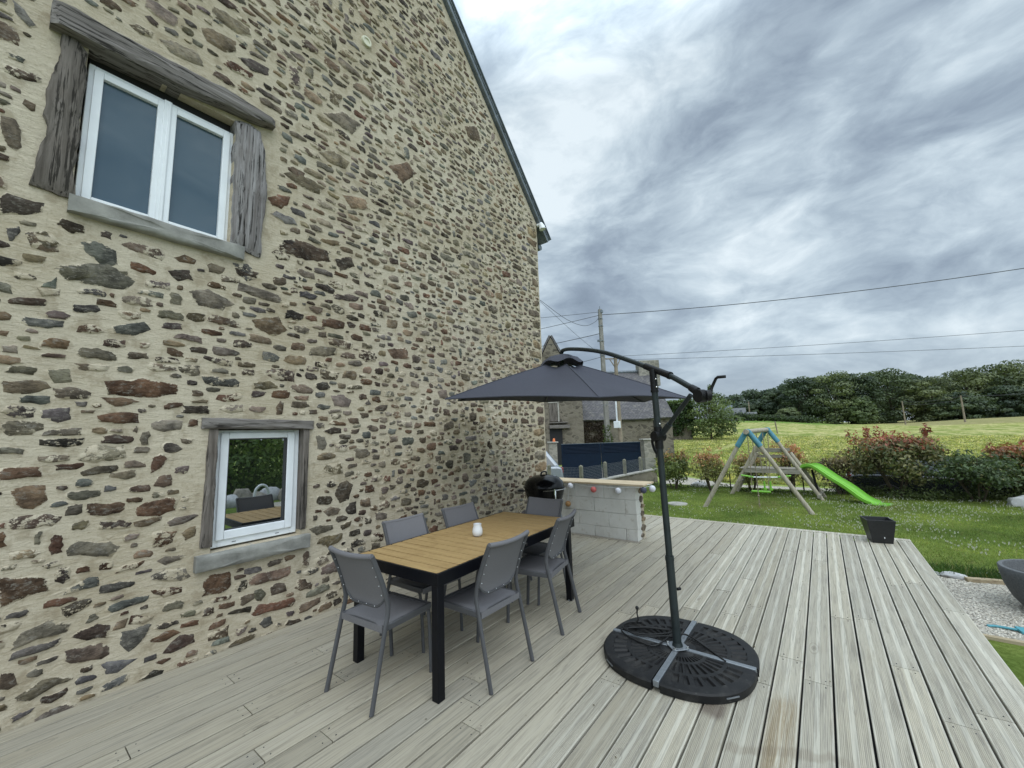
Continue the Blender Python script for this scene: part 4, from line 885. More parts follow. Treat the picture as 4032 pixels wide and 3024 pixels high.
fs = [(r*nk+k, r*nk+(k+1) % nk, (r+1)*nk+(k+1) % nk, (r+1)*nk+k) for r in range(3) for k in range(nk)]+[tuple(range(nk))]
mb.add(vs, fs); mb.build('vent_flap', M_canopy, cano, smooth=60)
hub = Vector((APEX.x, APEX.y, 2.10))
mb = PB(); mb.cyl((APEX.x, APEX.y, 2.05), (APEX.x, APEX.y, 2.41), 0.022, n=14); mb.cyl((APEX.x, APEX.y, 2.26), (APEX.x, APEX.y, 2.32), 0.05, n=18); mb.cyl((APEX.x, APEX.y, 2.06), (APEX.x, APEX.y, 2.11), 0.045, n=18); mb.build('hub', M_green, par, smooth=40)
for i in range(6):
    d0 = Vector((0, 0, -0.018)); P = [canopy_pt(i, 0, r)+d0 for r in (0.06, 0.3, 0.55, 0.8, 0.93)]; P.append(TIP[i]+d0*0.6+(APEX-TIP[i])*0.03)
    mb = PB(); mb.tube(P, 0.009, 8); rb = mb.build('rib', M_green, par, smooth=40)
    mb = PB(); mb.tube([hub, canopy_pt(i, 0, 0.5)+d0*1.4], 0.007, 8); mb.build('stay', M_green, rb, smooth=40)
# steel cross and plate
mb = PB()
for dx, dy in ((1, 0), (-1, 0), (0, 1), (0, -1)):
    a = Vector((MX+dx*0.05, MY+dy*0.05, 0.072)); b2 = Vector((MX+dx*0.468, MY+dy*0.468, 0.072)); mb.beam(a, b2, 0.036, 0.036)
cross = mb.build('cross_arm', M_galv, par, bevel=0.003)
mb = PB(); mb.prism([(MX+0.075*math.cos(R(a)), MY+0.075*math.sin(R(a))) for a in (-8, 8, 82, 98, 172, 188, 262, 278)], 'z', 0.0905, 0.098); mb.build('base_plate', M_galv, par, bevel=0.002)
for a in (0, 90, 180, 270):
    mb = PB(); x, y = MX+0.062*math.cos(R(a)), MY+0.066*math.sin(R(a)); mb.lathe([(0.0, 0.110), (0.007, 0.108), (0.009, 0.098)], (x, y, 0), 10); mb.build('bolt', M_chrome, par, smooth=40)

# four quarter weights
def superr(a, A=0.486, n=2.35): return A*(abs(math.cos(a))**n+abs(math.sin(a))**n)**(-1/n)
def make_weight():
    mb = MB(); na = 61; off = 0.0235; T = 0.0585
    radii = [0.02, 0.055, 0.09, 0.093, 0.150, 0.153, 0.175, 0.178, 0.285, 0.288, 0.312, 0.315, 0.405, 0.408, 0.445, 0.468, 0.478]
    a0, a1 = R(0.4), R(89.6); A = [a0+(a1-a0)*k/(na-1) for k in range(na)]
    def dep(r, k):
        b_ = k/(na-1)
        if 0.09 < r < 0.151: ph, nn = b_*10, 10
        elif 0.176 < r < 0.286: ph, nn = b_*9, 9
        elif 0.313 < r < 0.406: ph, nn = b_*9+0.5, 9
        else: return 0
        f = ph % 1; return 0.012 if 0.22 < f < 0.72 and 0.04 < b_ < 0.96 else 0
    vs = []
    for r in radii:
        for k, a in enumerate(A):
            rr = r/0.478*superr(a); x, y = off+rr*math.cos(a)*0.95, off+rr*math.sin(a)*0.95
            z = T-dep(r, k)
            if r >= 0.468: z = T-0.003 if r < 0.475 else T-0.012
            vs.append((x, y, z))
    nr_ = len(radii); fs = [(i*na+k, (i+1)*na+k, (i+1)*na+k+1, i*na+k+1) for i in range(nr_-1) for k in range(na-1)]
    mb.add(vs, fs)
    rim = [vs[(nr_-1)*na+k] for k in range(na)]; low = [(p[0]*0.985+0.003, p[1]*0.985+0.003, 0.004) for p in rim]
    mb.add(rim+low, [(k, na+k, na+k+1, k+1) for k in range(na-1)])
    c0 = vs[0]; e0 = [vs[i*na] for i in range(nr_)]; e1 = [vs[i*na+na-1] for i in range(nr_)]
    for e, s in ((e0, 1), (e1, -1)):
        b_ = [(p[0], p[1], 0.004) for p in e]; m = len(e); f = [(k, k+1, m+k+1, m+k) for k in range(m-1)]; mb.add(e+b_, f)
    o = mb.build('parasol_weight', M_weight, None, smooth=25); o['category'] = 'parasol weight'; o['group'] = 'moulded quarter weights on the parasol foot'
    h = MB()
    for a in (R(50),):
        r = superr(a)*0.95+0.0005; h.box((off+r*math.cos(a), off+r*math.sin(a), 0.032), (0.006, 0.085, 0.006), Matrix.Rotation(a, 3, 'Z'))
    h.build('handle_slot', M_galv, o)
    return o
WL = [('black moulded parasol weight behind the mast with the cable coiled on it', 0), ('black moulded parasol weight on the side nearest the table', 90),
      ('black moulded parasol weight in front of the mast nearest the viewer', 180), ('black moulded parasol weight right of the mast towards the lawn', 270)]
wt0 = make_weight()
for i, (lb, a) in enumerate(WL):
    c = wt0 if i == 0 else copy_tree(wt0)
    c.location = (MX2, MY2, 0); c.rotation_euler = (0, 0, R(a)); c['label'] = lb
# coiled cable lying on the weights
P = [(MX-0.02, MY-0.30, 0.092), (MX+0.09, MY-0.16, 0.094), (MX+0.17, MY-0.02, 0.104), (MX+0.12, MY+0.07, 0.105), (MX+0.02, MY+0.09, 0.102), (MX-0.09, MY+0.14, 0.094), (MX-0.07, MY+0.30, 0.094), (MX-0.01, MY+0.40, 0.10), (MX+0.07, MY+0.36, 0.094), (MX+0.17, MY+0.19, 0.094), (MX+0.19, MY+0.06, 0.096), (MX+0.12, MY+0.02, 0.106),
     (MX+0.06, MY+0.10, 0.108), (MX-0.02, MY+0.26, 0.102), (MX+0.02, MY+0.37, 0.105), (MX+0.12, MY+0.28, 0.101), (MX+0.20, MY+0.12, 0.097), (MX+0.14, MY+0.09, 0.104), (MX+0.03, MY+0.20, 0.106), (MX-0.01, MY+0.33, 0.105), (MX+0.06, MY+0.42, 0.098), (MX+0.16, MY+0.40, 0.094), (MX+0.20, MY+0.345, 0.093)]
KP = lambda p: (p[0]*PK, p[1]*PK, 1.57+(p[2]-1.57)*PK)
mb = MB(); mb.tube(spline([KP(p) for p in P], 6), 0.0058, 7); cb = mb.build('cable', M_rubber, None, smooth=60); tag(cb, 'thin black cable coiled on top of the parasol weights', 'cable')
mb = PB(); q = (MX+0.20, MY+0.345); mb.tube([(*q, 0.093), (q[0]+0.004, q[1]+0.012, 0.15), (q[0]+0.002, q[1]+0.008, 0.19)], 0.006, 8); mb.sphere((q[0]+0.002, q[1]+0.008, 0.196), 0.014, 10, 7); mb.sphere((q[0], q[1], 0.1), 0.019, 10, 6, sc=(1, 1, 0.5)); po = mb.build('plug', M_rubber, cb, smooth=60); po.location = (MX2, MY2, 0)

# ------------------------------------------------------------------ kettle barbecue
bq = thing('kettle_barbecue', 'black round kettle barbecue with closed lid beside the counter', 'barbecue', (4.87, 3.2, 0))
zr = 0.83
mb = MB(); mb.lathe([(0.0, zr-0.30), (0.10, zr-0.29), (0.19, zr-0.235), (0.25, zr-0.15), (0.278, zr-0.05), (0.285, zr-0.005), (0.295, zr), (0.295, zr+0.006), (0.28, zr+0.006)], (0, 0, 0), 44); mb.build('bowl', M_enamel, bq, smooth=35)
mb = MB(); mb.lathe([(0.284, zr+0.004), (0.288, zr+0.012), (0.283, zr+0.03), (0.262, zr+0.085), (0.21, zr+0.135), (0.12, zr+0.165), (0.0, zr+0.176)], (0, 0, 0), 44); lid = mb.build('lid', M_enamel, bq, smooth=35)
mb = MB(); mb.lathe([(0.29, zr+0.0), (0.30, zr+0.004), (0.30, zr+0.012), (0.287, zr+0.014)], (0, 0, 0), 44); mb.build('rim', M_enamel, lid, smooth=35)
mb = MB(); mb.tube(spline([(-0.07, 0.0, zr+0.165), (-0.06, 0, zr+0.205), (0.0, 0, zr+0.215), (0.06, 0, zr+0.205), (0.07, 0, zr+0.165)], 4), 0.012, 8); mb.build('handle', M_blackpl, lid, smooth=50)
mb = MB(); mb.box((0, 0.0, zr+0.186), (0.10, 0.085, 0.004)); mb.build('heat_shield', M_chrome, lid)
mb = MB(); mb.lathe([(0.0, 0.012), (0.022, 0.01), (0.035, 0.0)], (0.06, -0.13, zr+0.152), 20); mb.build('damper', M_galv, lid, smooth=50)
for a in (60, 180, 300):
    mb = MB(); mb.tube([(0.19*math.cos(R(a)), 0.19*math.sin(R(a)), zr-0.24), (0.30*math.cos(R(a)), 0.30*math.sin(R(a)), 0.0)], 0.0125, 10); mb.build('leg', M_galv, bq, smooth=50)
mb = MB(); an = R(-118); d_ = Vector((math.cos(an), math.sin(an), 0)); p0 = d_*0.285+Vector((0, 0, zr-0.03))
mb.tube([p0+Vector((0, 0, 0.03)), p0+d_*0.02+Vector((0, 0, 0)), p0+d_*0.012+Vector((0, 0, -0.14))], 0.011, 8); mb.box(p0+d_*0.012+Vector((-0.03, 0, 0.0)), (0.035, 0.012, 0.075), Matrix.Rotation(an, 3, 'Z'))
P = [Vector((0.305*math.cos(R(a)), 0.305*math.sin(R(a)), zr-0.012)) for a in range(-150, -60, 6)]; mb.tube(P, 0.004, 6); mb.build('lid_holder', M_chrome, bq, smooth=50)
mb = MB(); mb.tube(spline([(-0.20, 0.215, zr-0.03), (-0.25, 0.27, zr-0.03), (-0.28, 0.23, zr-0.03), (-0.255, 0.16, zr-0.03)], 4), 0.010, 8); mb.build('side_handle', M_blackpl, bq, smooth=50)
mb = MB(); mb.lathe([(0.0, zr-0.36), (0.13, zr-0.36), (0.15, zr-0.33), (0.15, zr-0.30)], (0, 0, 0), 30); mb.build('ash_catcher', M_galv, bq, smooth=40)

# ------------------------------------------------------------------ block counter
CX0, CX1, CY0, CY1, CH_ = 5.816, 6.165, 2.245, 3.82, 0.785
ctr = thing('bar_counter', 'whitewashed block counter with pale pine worktop against the house corner', 'counter', (CX0, 3.0, 0))
class CB(MB):
    def build(self, *a, **k):
        self.v = [(p[0]-CX0, p[1]-3.0, p[2]) for p in self.v]; return MB.build(self, *a, **k)
mb = CB(); rng = random.Random(5)
rows = [(0.0, 0.158), (0.158, 0.370), (0.370, 0.576), (0.576, CH_)]
offs = [0.18, 0.44, 0.17, 0.50]
for (z0, z1), of in zip(rows, offs):
    y = CY0; e = CY0+of
    while y < CY1-0.02:
        e = min(e, CY1); gp = rng.choice((0.002, 0.003, 0.006)); zg = rng.uniform(.001, .0035)
        mb.box((CX0+0.09+rng.uniform(-.002, .002), (y+e)/2, (z0+z1)/2), (0.18, e-y-gp, z1-z0-zg)); y = e; e = y+0.502
mb.build('block_wall', M_block, ctr, bevel=0.006)
mb = CB(); mb.box((CX0+0.265, (CY0+CY1)/2+0.01, CH_/2), (0.165, CY1-CY0-0.02, CH_-0.002)); side_o = mb.build('mortar_side', M_mortar, ctr)
mb = CB(); z = 0.03
while z < CH_-0.06:
    h = rng.uniform(0.05, 0.10); x = CX0+0.10+rng.uniform(0, .06); w = rng.uniform(0.12, 0.22)
    pts = [(x+w*(0.5+0.5*math.cos(2*math.pi*k/9)*rng.uniform(.85, 1.1)), z+h*(0.5+0.5*math.sin(2*math.pi*k/9)*rng.uniform(.85, 1.1))) for k in range(9)]
    pts = [(min(p[0], CX1-0.004), p[1]) for p in pts]; cl = rng.choice(((0.16, .13, .09, 1), (.12, .1, .08, 1), (.2, .16, .11, 1)))
    mb.prism(pts, 'y', CY0-0.012, CY0+0.05, 0, cl[:3]+(1,)); z += h+rng.uniform(.015, .04)
mb.build('stone_end', M_stone, side_o, bevel=0.006, cols=True)
mb = CB(); nb = 4; wx = (CX1+0.04-(CX0-0.05))/nb
for k in range(nb): mb.box((CX0-0.05+(k+.5)*wx, (2.10+3.80)/2, CH_+0.0135), (wx-0.002, 1.70, 0.025))
mb.build('worktop', M_pine, ctr, bevel=0.002)
mb = CB(); mb.box((CX0-0.045, 2.96, 0.0035), (0.075, 1.50, 0.006)); mb.build('floor_trim', M_plank, ctr)
# festoon of paper-ball lights
fs_ = thing('string_light', 'string of coloured ball lights hanging along the counter edge', 'string lights', (CX0-0.05, 2.7, 0.78))
BL = [(3.289, .742, M_bulbw, 'white ball light by the barbecue'), (2.887, .704, M_bulbr, 'red ball light'), (2.486, .708, M_bulbw, 'white ball light mid counter'), (2.112, .735, M_bulbb, 'navy ball light at the counter corner'), (1.995, .758, M_bulbw, 'white ball light past the counter end'), (3.364, .451, M_bulba, 'amber ball light hanging low')]
mb = MB(); P = [(0.03, 3.364-2.7, .49-.78), (0.028, 3.35-2.7, .60-.78), (0.025, 3.289-2.7, .776-.78), (0.012, 3.09-2.7, .755-.78), (0.0, 2.887-2.7, .745-.78), (0.0, 2.69-2.7, .752-.78), (0.0, 2.486-2.7, .748-.78), (0.0, 2.3-2.7, .77-.78), (0.01, 2.112-2.7, .775-.78), (0.05, 1.995-2.7, .80-.78), (0.12, 2.09-2.7, .80-.78), (0.3, 2.085-2.7, .79-.78)]
mb.tube(spline(P, 5), 0.0028, 6); mb.build('wire', M_white, fs_)
for i, (y, z, mt, lb) in enumerate(BL):
    x = {3: 0.02, 4: 0.05, 5: 0.03}.get(i, 0.0)
    mb = MB(); mb.sphere((x, y-2.7, z-.78), 0.046, 12, 9); o = mb.build('ball_light', mt, fs_, smooth=22); o['label'] = lb

# ------------------------------------------------------------------ planters
pl = thing('square_planter', 'small black tapered square planter on the deck corner', 'planter', (7.43, -0.465, 0), R(11))
mb = MB(); hb, ht_, hh_ = 0.105, 0.15, 0.30; t = 0.012
def sq(h, z): return [(-h, -h, z), (h, -h, z), (h, h, z), (-h, h, z)]
rings = [sq(hb, 0.0015), sq(ht_, hh_), sq(ht_-t, hh_), sq(hb, 0.06)]; vs = sum(rings, []); f = [(3, 2, 1, 0)]+[(r*4+k, r*4+(k+1) % 4, (r+1)*4+(k+1) % 4, (r+1)*4+k) for r in range(3) for k in range(4)]+[(12, 13, 14, 15)]
mb.add(vs, f); mb.build('pot', M_planter, pl, bevel=0.002)
mb = MB(); mb.box((-0.118, -0.02, 0.075), (0.004, 0.008, 0.02)); mb.build('label_tag', M_white, pl)
mb = MB(); mb.box((0, 0, 0.075), (0.20, 0.20, 0.03)); mb.build('soil', M_soil, pl)
bw = thing('bowl_planter', 'large grey bowl planter standing on the gravel', 'planter', (6.70, -1.73, -0.40))
mb = MB(); mb.lathe([(0.0, 0.0), (0.19, 0.0), (0.25, 0.03), (0.32, 0.13), (0.365, 0.25), (0.385, 0.37), (0.39, 0.43), (0.383, 0.44), (0.352, 0.44), (0.345, 0.42), (0.33, 0.26), (0.27, 0.14), (0.0, 0.12)], (0, 0, 0), 56); mb.build('bowl', M_bowl, bw, smooth=40)
mb = MB(); mb.lathe([(0.0, 0.2), (0.29, 0.19)], (0, 0, 0), 40); mb.build('soil', M_soil, bw)
# ------------------------------------------------------------------ gravel bed, edging, turf
sheet('gravel_bed', lin(5.70, 7.62, 8), lin(-7, -0.83, 12), M_gravel, 0.0, f=lambda x, y: -0.395)
sheet('artificial_turf', lin(2.9, 5.66, 6), lin(-7, -0.83, 8), M_turf, 0.0, f=lambda x, y: -0.47)
mb = MB(); mb.box((5.70, -3.9, -0.42), (0.05, 6.1, 0.10)); o = mb.build('edging_board', M_edge, None, bevel=0.004); tag(o, 'long cut timber board between gravel and artificial turf', 'edging')
mb = MB(); mb.box((7.60, -1.47, -0.375), (0.07, 0.52, 0.05), Matrix.Rotation(R(16), 3, 'Z')); o = mb.build('edging_board', M_edge, None, bevel=0.006); tag(o, 'short worn timber piece along the lawn edge behind the bowl planter', 'edging')
def rockmesh(name, c, s, mat, seed, n=3):
    bm = bmesh.new(); bmesh.ops.create_icosphere(bm, subdivisions=n, radius=1.0)
    for v in bm.verts:
        p = v.co.copy(); k = 1+0.28*mnoise.noise(p*1.3+Vector((seed, 0, 0)))+0.10*mnoise.noise(p*4+Vector((0, seed, 0)))
        v.co = Vector((p.x*s[0]*k, p.y*s[1]*k, max(p.z, -0.55)*s[2]*k))
    me = bpy.data.meshes.new(name); bm.to_mesh(me); bm.free(); me.materials.append(mat)
    me.polygons.foreach_set('use_smooth', [True]*len(me.polygons)); me.set_sharp_from_angle(angle=R(32))
    o = bpy.data.objects.new(name, me); link_obj(o); o.location = c; return o
o = rockmesh('edge_stone', (7.62, -1.14, -0.375), (0.06, 0.13, 0.045), M_palerock, 3.3); tag(o, 'flat grey stone at the gravel corner beside the deck', 'stone')
o = rockmesh('edge_stone', (7.66, -0.98, -0.39), (0.04, 0.05, 0.03), M_palerock, 8.1); tag(o, 'tiny grey stone tucked against the deck at the gravel corner', 'stone')
mb = MB(); mb.tube(spline([(6.00, -1.06, -0.385), (6.02, -1.14, -0.382), (6.0, -1.30, -0.378)], 4), 0.012, 8); mb.box((6.02, -1.42, -0.375), (0.12, 0.34, 0.025), Matrix.Rotation(R(8), 3, 'Z')); o = mb.build('garden_tool', M_teal, None, bevel=0.006); tag(o, 'teal plastic tool lying on the gravel', 'tool')
# loose pebbles
rg = np.random.default_rng(3); N = 5200
cx = rg.uniform(5.74, 7.55, N); cy = -0.84-rg.random(N)**1.3*2.2; s = rg.uniform(0.006, 0.016, N)
OCT = np.array([(1, 0, 0), (0, 1, 0), (-1, 0, 0), (0, -1, 0), (0, 0, 1)], float); FO = [(0, 1, 4), (1, 2, 4), (2, 3, 4), (3, 0, 4)]
ang = rg.uniform(0, 6.28, N); vv = []
for f in FO:
    for k in f:
        p = OCT[k]*np.array([1.0, 0.75, 0.6]); x = (p[0]*np.cos(ang)-p[1]*np.sin(ang))*s; y = (p[0]*np.sin(ang)+p[1]*np.cos(ang))*s
        vv.append(np.stack([cx+x, cy+y, -0.394+p[2]*s], 1))
vv = np.stack(vv, 1).reshape(-1, 3); tone_ = rg.uniform(0.28, 0.75, N); pc = np.stack([tone_, tone_*0.94, tone_*0.82], 1)
m, g, b, o = newmat('pebble'); at = g.n('ShaderNodeVertexColor', layer_name='Col'); setb(g, b, col=at.outputs[0], rough=0.85); M_peb = m
o = npmesh('pebbles', vv, 3, M_peb, np.repeat(pc, 12, 0)); o['kind'] = 'stuff'; tag(o, 'pale loose pebbles of the gravel bed', 'pebbles')

# ------------------------------------------------------------------ lawn grass and clover
def blades(name, N, region, hgt, wid, seed, cA, cB, z0):
    rg = np.random.default_rng(seed); x, y = region(rg, N); N = len(x)
    a = rg.uniform(0, 6.28, N); h = hgt*rg.uniform(0.5, 1.3, N); w = wid*rg.uniform(0.6, 1.3, N); le = rg.normal(0, 0.5, (N, 2))*h[:, None]
    z = z0(x, y); b0 = np.stack([x-np.cos(a)*w, y-np.sin(a)*w, z], 1); b1 = np.stack([x+np.cos(a)*w, y+np.sin(a)*w, z], 1); t = np.stack([x+le[:, 0], y+le[:, 1], z+h], 1)
    V = np.stack([b0, b1, t], 1).reshape(-1, 3); f = rg.random(N)[:, None]; c = np.array(cA)*(1-f)+np.array(cB)*f; c *= rg.uniform(0.7, 1.25, N)[:, None]
    pn = np.array([mnoise.noise(Vector((p*0.9, q*0.9, seed)))+0.6*mnoise.noise(Vector((p*3.1, q*3.1, seed+4.0))) for p, q in zip(x, y)]); c *= (1+0.5*np.clip(pn*1.6, -1, 1))[:, None]; c[:, 0] *= 1+0.15*np.clip(pn, -1, 1)
    if name == 'lawn_grass':
        wp = np.exp(-(((x-12.2)/0.7)**2+((y-1.4)/0.55)**2))+0.8*np.exp(-(((x-13.0)/0.5)**2+((y+1.1)/0.35)**2)); q = rg.random(N) < wp*0.75; c[q] = np.array([0.30, 0.25, 0.13])*rg.uniform(.7, 1.2, q.sum())[:, None]
    dry = rg.random(N) < 0.07; c[dry] = np.array([0.27, 0.24, 0.10])
    o = npmesh(name, V, 3, M_grass, np.repeat(c, 3, 0)); o['kind'] = 'stuff'; return o
def reg_lawn(rg, N):
    x = 6.5+9.0*rg.random(N)**1.25; y = -5.2+11.6*rg.random(N); k = ((x > 7.75) | (y < -7)) & (x-7.74 > -0.001) & ~((x < 8.2) & (y > 5.5)); return x[k], y[k]
o = blades('lawn_grass', 210000, reg_lawn, 0.034, 0.0042, 4, (0.125, 0.20, 0.04), (0.27, 0.32, 0.09), lambda x, y: np.full(len(x), -0.402)); tag(o, 'short mown lawn grass beyond the deck', 'grass')
def reg_edge(rg, N):
    x = 7.63+0.5*rg.random(N)**1.6; y = -4.0+3.2*rg.random(N); return x, y
o = blades('long_grass', 9000, reg_edge, 0.10, 0.0045, 9, (0.05, 0.12, 0.02), (0.10, 0.18, 0.04), lambda x, y: np.full(len(x), -0.41)); tag(o, 'longer grass fringe along the gravel bed', 'grass')
def reg_far(rg, N):
    x = 7.75+0.10*rg.random(N); y = -0.8+6.2*rg.random(N); return x, y
rg = np.random.default_rng(12); N = 4600; x = 7.8+7.2*rg.random(N); y = -5.0+9.0*rg.random(N)
den = np.array([mnoise.noise(Vector((a*0.5, b2*0.5, 3.0)))+0.4*mnoise.noise(Vector((a*1.7, b2*1.7, 7.0))) for a, b2 in zip(x, y)]); k = (den > 0.0-0.12*(y < 0)) & (rg.random(N) < np.where(y < 0.5, 0.95, 0.45)) ; x, y = x[k], y[k]; N = len(x); s = rg.uniform(0.006, 0.012, N); vv = []
for f in FO+[(1, 0, 5), (2, 1, 5), (3, 2, 5), (0, 3, 5)]:
    for q in f:
        p = np.array([0, 0, -1.0]) if q == 5 else OCT[q]; vv.append(np.stack([x+p[0]*s, y+p[1]*s, -0.372+rg.uniform(0, 0.02, 1)+p[2]*s], 1))
o = npmesh('clover_flowers', np.stack(vv, 1).reshape(-1, 3), 3, M_clover); o['kind'] = 'stuff'; tag(o, 'scattered small white clover flowers in the lawn', 'flowers')
rg = np.random.default_rng(41); N = 90; x = rg.uniform(1.2, 7.4, N); y = rg.uniform(-0.7, 3.7, N); s = rg.uniform(0.004, 0.013, N); a = rg.uniform(0, 6.28, N)
k = ~((x > 5.6) & (y > 2.1)); x, y, s, a = x[k], y[k], s[k], a[k]; vv = np.stack([np.stack([x+s*np.cos(a+q)*m_, y+s*np.sin(a+q)*m_, np.full(len(x), 0.0025)+0.002*(i % 2)], 1) for i, (q, m_) in enumerate(((0, 1), (1.57, .45), (3.14, 1), (4.71, .45)))], 1).reshape(-1, 3)
o = npmesh('leaf_litter', vv, 4, M_leaf, np.repeat(np.array([0.10, 0.075, 0.045])*rg.uniform(.5, 1.6, len(x))[:, None], 4, 0)); o['kind'] = 'stuff'; tag(o, 'few tiny dry leaf scraps scattered over the deck', 'litter')
mb = MB(); mb.cyl((11.45, 3.28, -0.40), (11.45, 3.28, -0.372), 0.26, 0.25, 24); o = mb.build('inspection_cover', M_conc, None, smooth=40); tag(o, 'pale round cover set flush in the lawn', 'cover')

# ------------------------------------------------------------------ plants
def leaves(rg, clusters, n, size, colf, droop=0.0, asp=0.5, shell=0.55, nz=0.7):
    w = np.array([c[1][0]*c[1][1]+c[1][0]*c[1][2]+c[1][1]*c[1][2] for c in clusters]); idx = rg.choice(len(clusters), n, p=w/w.sum())
    C = np.array([c[0] for c in clusters])[idx]; Rr = np.array([c[1] for c in clusters])[idx]
    dirs = rg.normal(size=(n, 3)); dirs /= np.linalg.norm(dirs, axis=1, keepdims=True); rad = shell+(1-shell)*rg.random(n)**0.7; rad *= 1+0.10*rg.normal(size=n)
    P = C+dirs*rad[:, None]*Rr
    nrm = dirs+rg.normal(size=(n, 3))*nz+np.array([0, 0, 0.4]); nrm /= np.linalg.norm(nrm, axis=1, keepdims=True)
    t = np.cross(nrm, rg.normal(size=(n, 3))); t /= np.linalg.norm(t, axis=1, keepdims=True); b_ = np.cross(nrm, t)
    s = size*rg.uniform(0.6, 1.35, n)[:, None]
    a1 = P-t*s; a3 = P+t*s-np.array([0, 0, droop])*s; a2 = P+b_*s*asp; a4 = P-b_*s*asp
    V = np.stack([a1, a2, a3, a4], 1).reshape(-1, 3); col = colf(P, dirs, idx, rg); return V, np.repeat(col, 4, 0), P
def sub_clusters(rg, c, r, n, k=(0.38, 0.6)):
    out = []
    for _ in range(n):
        d_ = rg.normal(size=3); d_ /= np.linalg.norm(d_); d_[2] = d_[2]*0.9+0.1; f = rg.uniform(0.45, 0.8); q = rg.uniform(*k); out.append((np.array(c)+d_*np.array(r)*f, np.array(r)*q))
    return out
def limbs(mb, base, top, r, clusters, rng, every=1):
    base = Vector(base); top = Vector(top); mb.tube(spline([base, base.lerp(top, .35)+Vector((rng.uniform(-.05, .05)*r*8, rng.uniform(-.05, .05)*r*8, 0)), base.lerp(top, .7), top], 3), [r*(1-0.7*i/9) for i in range(10)], 7)
    for c, rr in clusters[::every]:
        s = base.lerp(top, rng.uniform(.25, .8)); e = Vector(c); mid = s.lerp(e, .5)+Vector((0, 0, 0.08*(e-s).length)); mb.tube([s, mid, e], [r*0.35, r*0.22, r*0.08], 5)
def shrub(name, label, loc, h, w, n, seed, top, mid, low, leaf=0.045, group=None, topf=0.72, stems=5, open_=0.0, sprig=0):
    rg = np.random.default_rng(seed); rng = random.Random(seed)
    root = thing(name, label, 'shrub', loc, 0, group)
    cl = [((0, 0, h*0.62), (w*0.40, w*0.42, h*0.30))]; cl = sub_clusters(rg, (0, 0, h*0.55), (w*0.5, w*0.5, h*0.45), 22, (0.26, 0.46))
    cl += sub_clusters(rg, (0, 0, h*0.74), (w*0.46, w*0.46, h*0.22), 10, (0.3, 0.5))
    for _ in range(sprig):
        a = rng.uniform(0, 6.28); q = rng.uniform(0.1, 0.45)*w; cl.append((np.array((q*math.cos(a), q*math.sin(a), h*rng.uniform(0.86, 0.99))), np.array((0.09, 0.09, h*0.13))))
    T, Mi, Lo = np.array(top), np.array(mid), np.array(low)
    def cf(P, D, idx, rg):
        k = P[:, 2]/h+rg.normal(size=len(P))*0.09; f = np.clip((k-topf)/0.16, 0, 1)[:, None]; g2 = rg.random(len(P))[:, None]
        base = Mi*(1-g2)+Lo*g2; c = base*(1-f)+T*f; cv = rg.uniform(0.75, 1.3, len(cl))[idx][:, None]
        c = c*cv*1.9*rg.uniform(0.65, 1.4, len(P))[:, None]; hl = rg.random(len(P)) < 0.03; c[hl] = np.array([0.28, 0.27, 0.12]); return c
    V, c, P = leaves(rg, cl, n, leaf, cf, 0.2, 0.42, 0.35)
    npmesh('foliage', V, 4, M_leaf, c, root)
    mb = MB()
    for k in range(stems):
        a = rng.uniform(0, 6.28); tp = (w*0.28*math.cos(a), w*0.28*math.sin(a), h*rng.uniform(0.7, 0.95)); limbs(mb, (0.05*math.cos(a), 0.05*math.sin(a), -0.05), tp, 0.014+0.006*h, cl[k::stems], rng)
    mb.build('stem', M_bark, root, smooth=50); return root
RT, MT, LT = (0.17, 0.055, 0.038), (0.12, 0.105, 0.05), (0.045, 0.062, 0.028)
PT, PM, PLo = (0.22, 0.115, 0.06), (0.15, 0.135, 0.05), (0.05, 0.065, 0.025)
HG = 'hedge shrubs between lawn and driveway'
shrub('hedge_shrub', 'leafy green and rusty shrub behind the parasol mast at the hedge end', (14.3, 4.15, -.42), 1.30, 1.35, 2700, 21, PT, (0.085, 0.105, 0.03), PLo, 0.05, HG, 0.8, 5, 0, 3)
shrub('hedge_shrub', 'reddish shrub seen left of the swing frame legs', (14.2, 2.95, -.42), 1.38, 1.25, 1400, 23, PT, PM, PLo, 0.048, HG, 0.62, 5, 0, 5)
shrub('hedge_shrub', 'loose brownish shrub behind the swing platform', (14.9, 1.95, -.42), 1.25, 1.2, 1700, 24, (0.19, 0.11, 0.06), PM, PLo, 0.045, HG, 0.7, 5, 0, 4)
shrub('hedge_shrub', 'thin upright shrub with red shoots above the slide top', (14.8, 0.85, -.42), 1.5, 1.1, 1400, 25, (0.24, 0.115, 0.065), (0.14, 0.125, 0.045), (0.05, 0.065, 0.025), 0.045, HG, 0.6, 6, 0, 7)
shrub('hedge_shrub', 'sparse purple-brown shrub just right of the slide', (15.0, -0.25, -.42), 1.15, 1.2, 1600, 26, (0.13, 0.10, 0.05), (0.075, 0.06, 0.038), (0.03, 0.035, 0.02), 0.045, HG, 0.75, 5, 0, 4)
shrub('red_top_shrub', 'large rounded shrub with bright red young leaves on top', (15.2, -1.45, -.42), 1.80, 2.25, 8500, 27, RT, MT, LT, 0.052, HG, 0.76, 8, 0, 9)
shrub('hedge_shrub', 'dense dark green shrub right of the red-topped shrub', (14.9, -2.85, -.42), 1.2, 1.75, 5200, 28, (0.05, 0.07, 0.03), (0.06, 0.08, 0.036), (0.028, 0.044, 0.022), 0.045, HG, 0.9, 6, 0, 6)
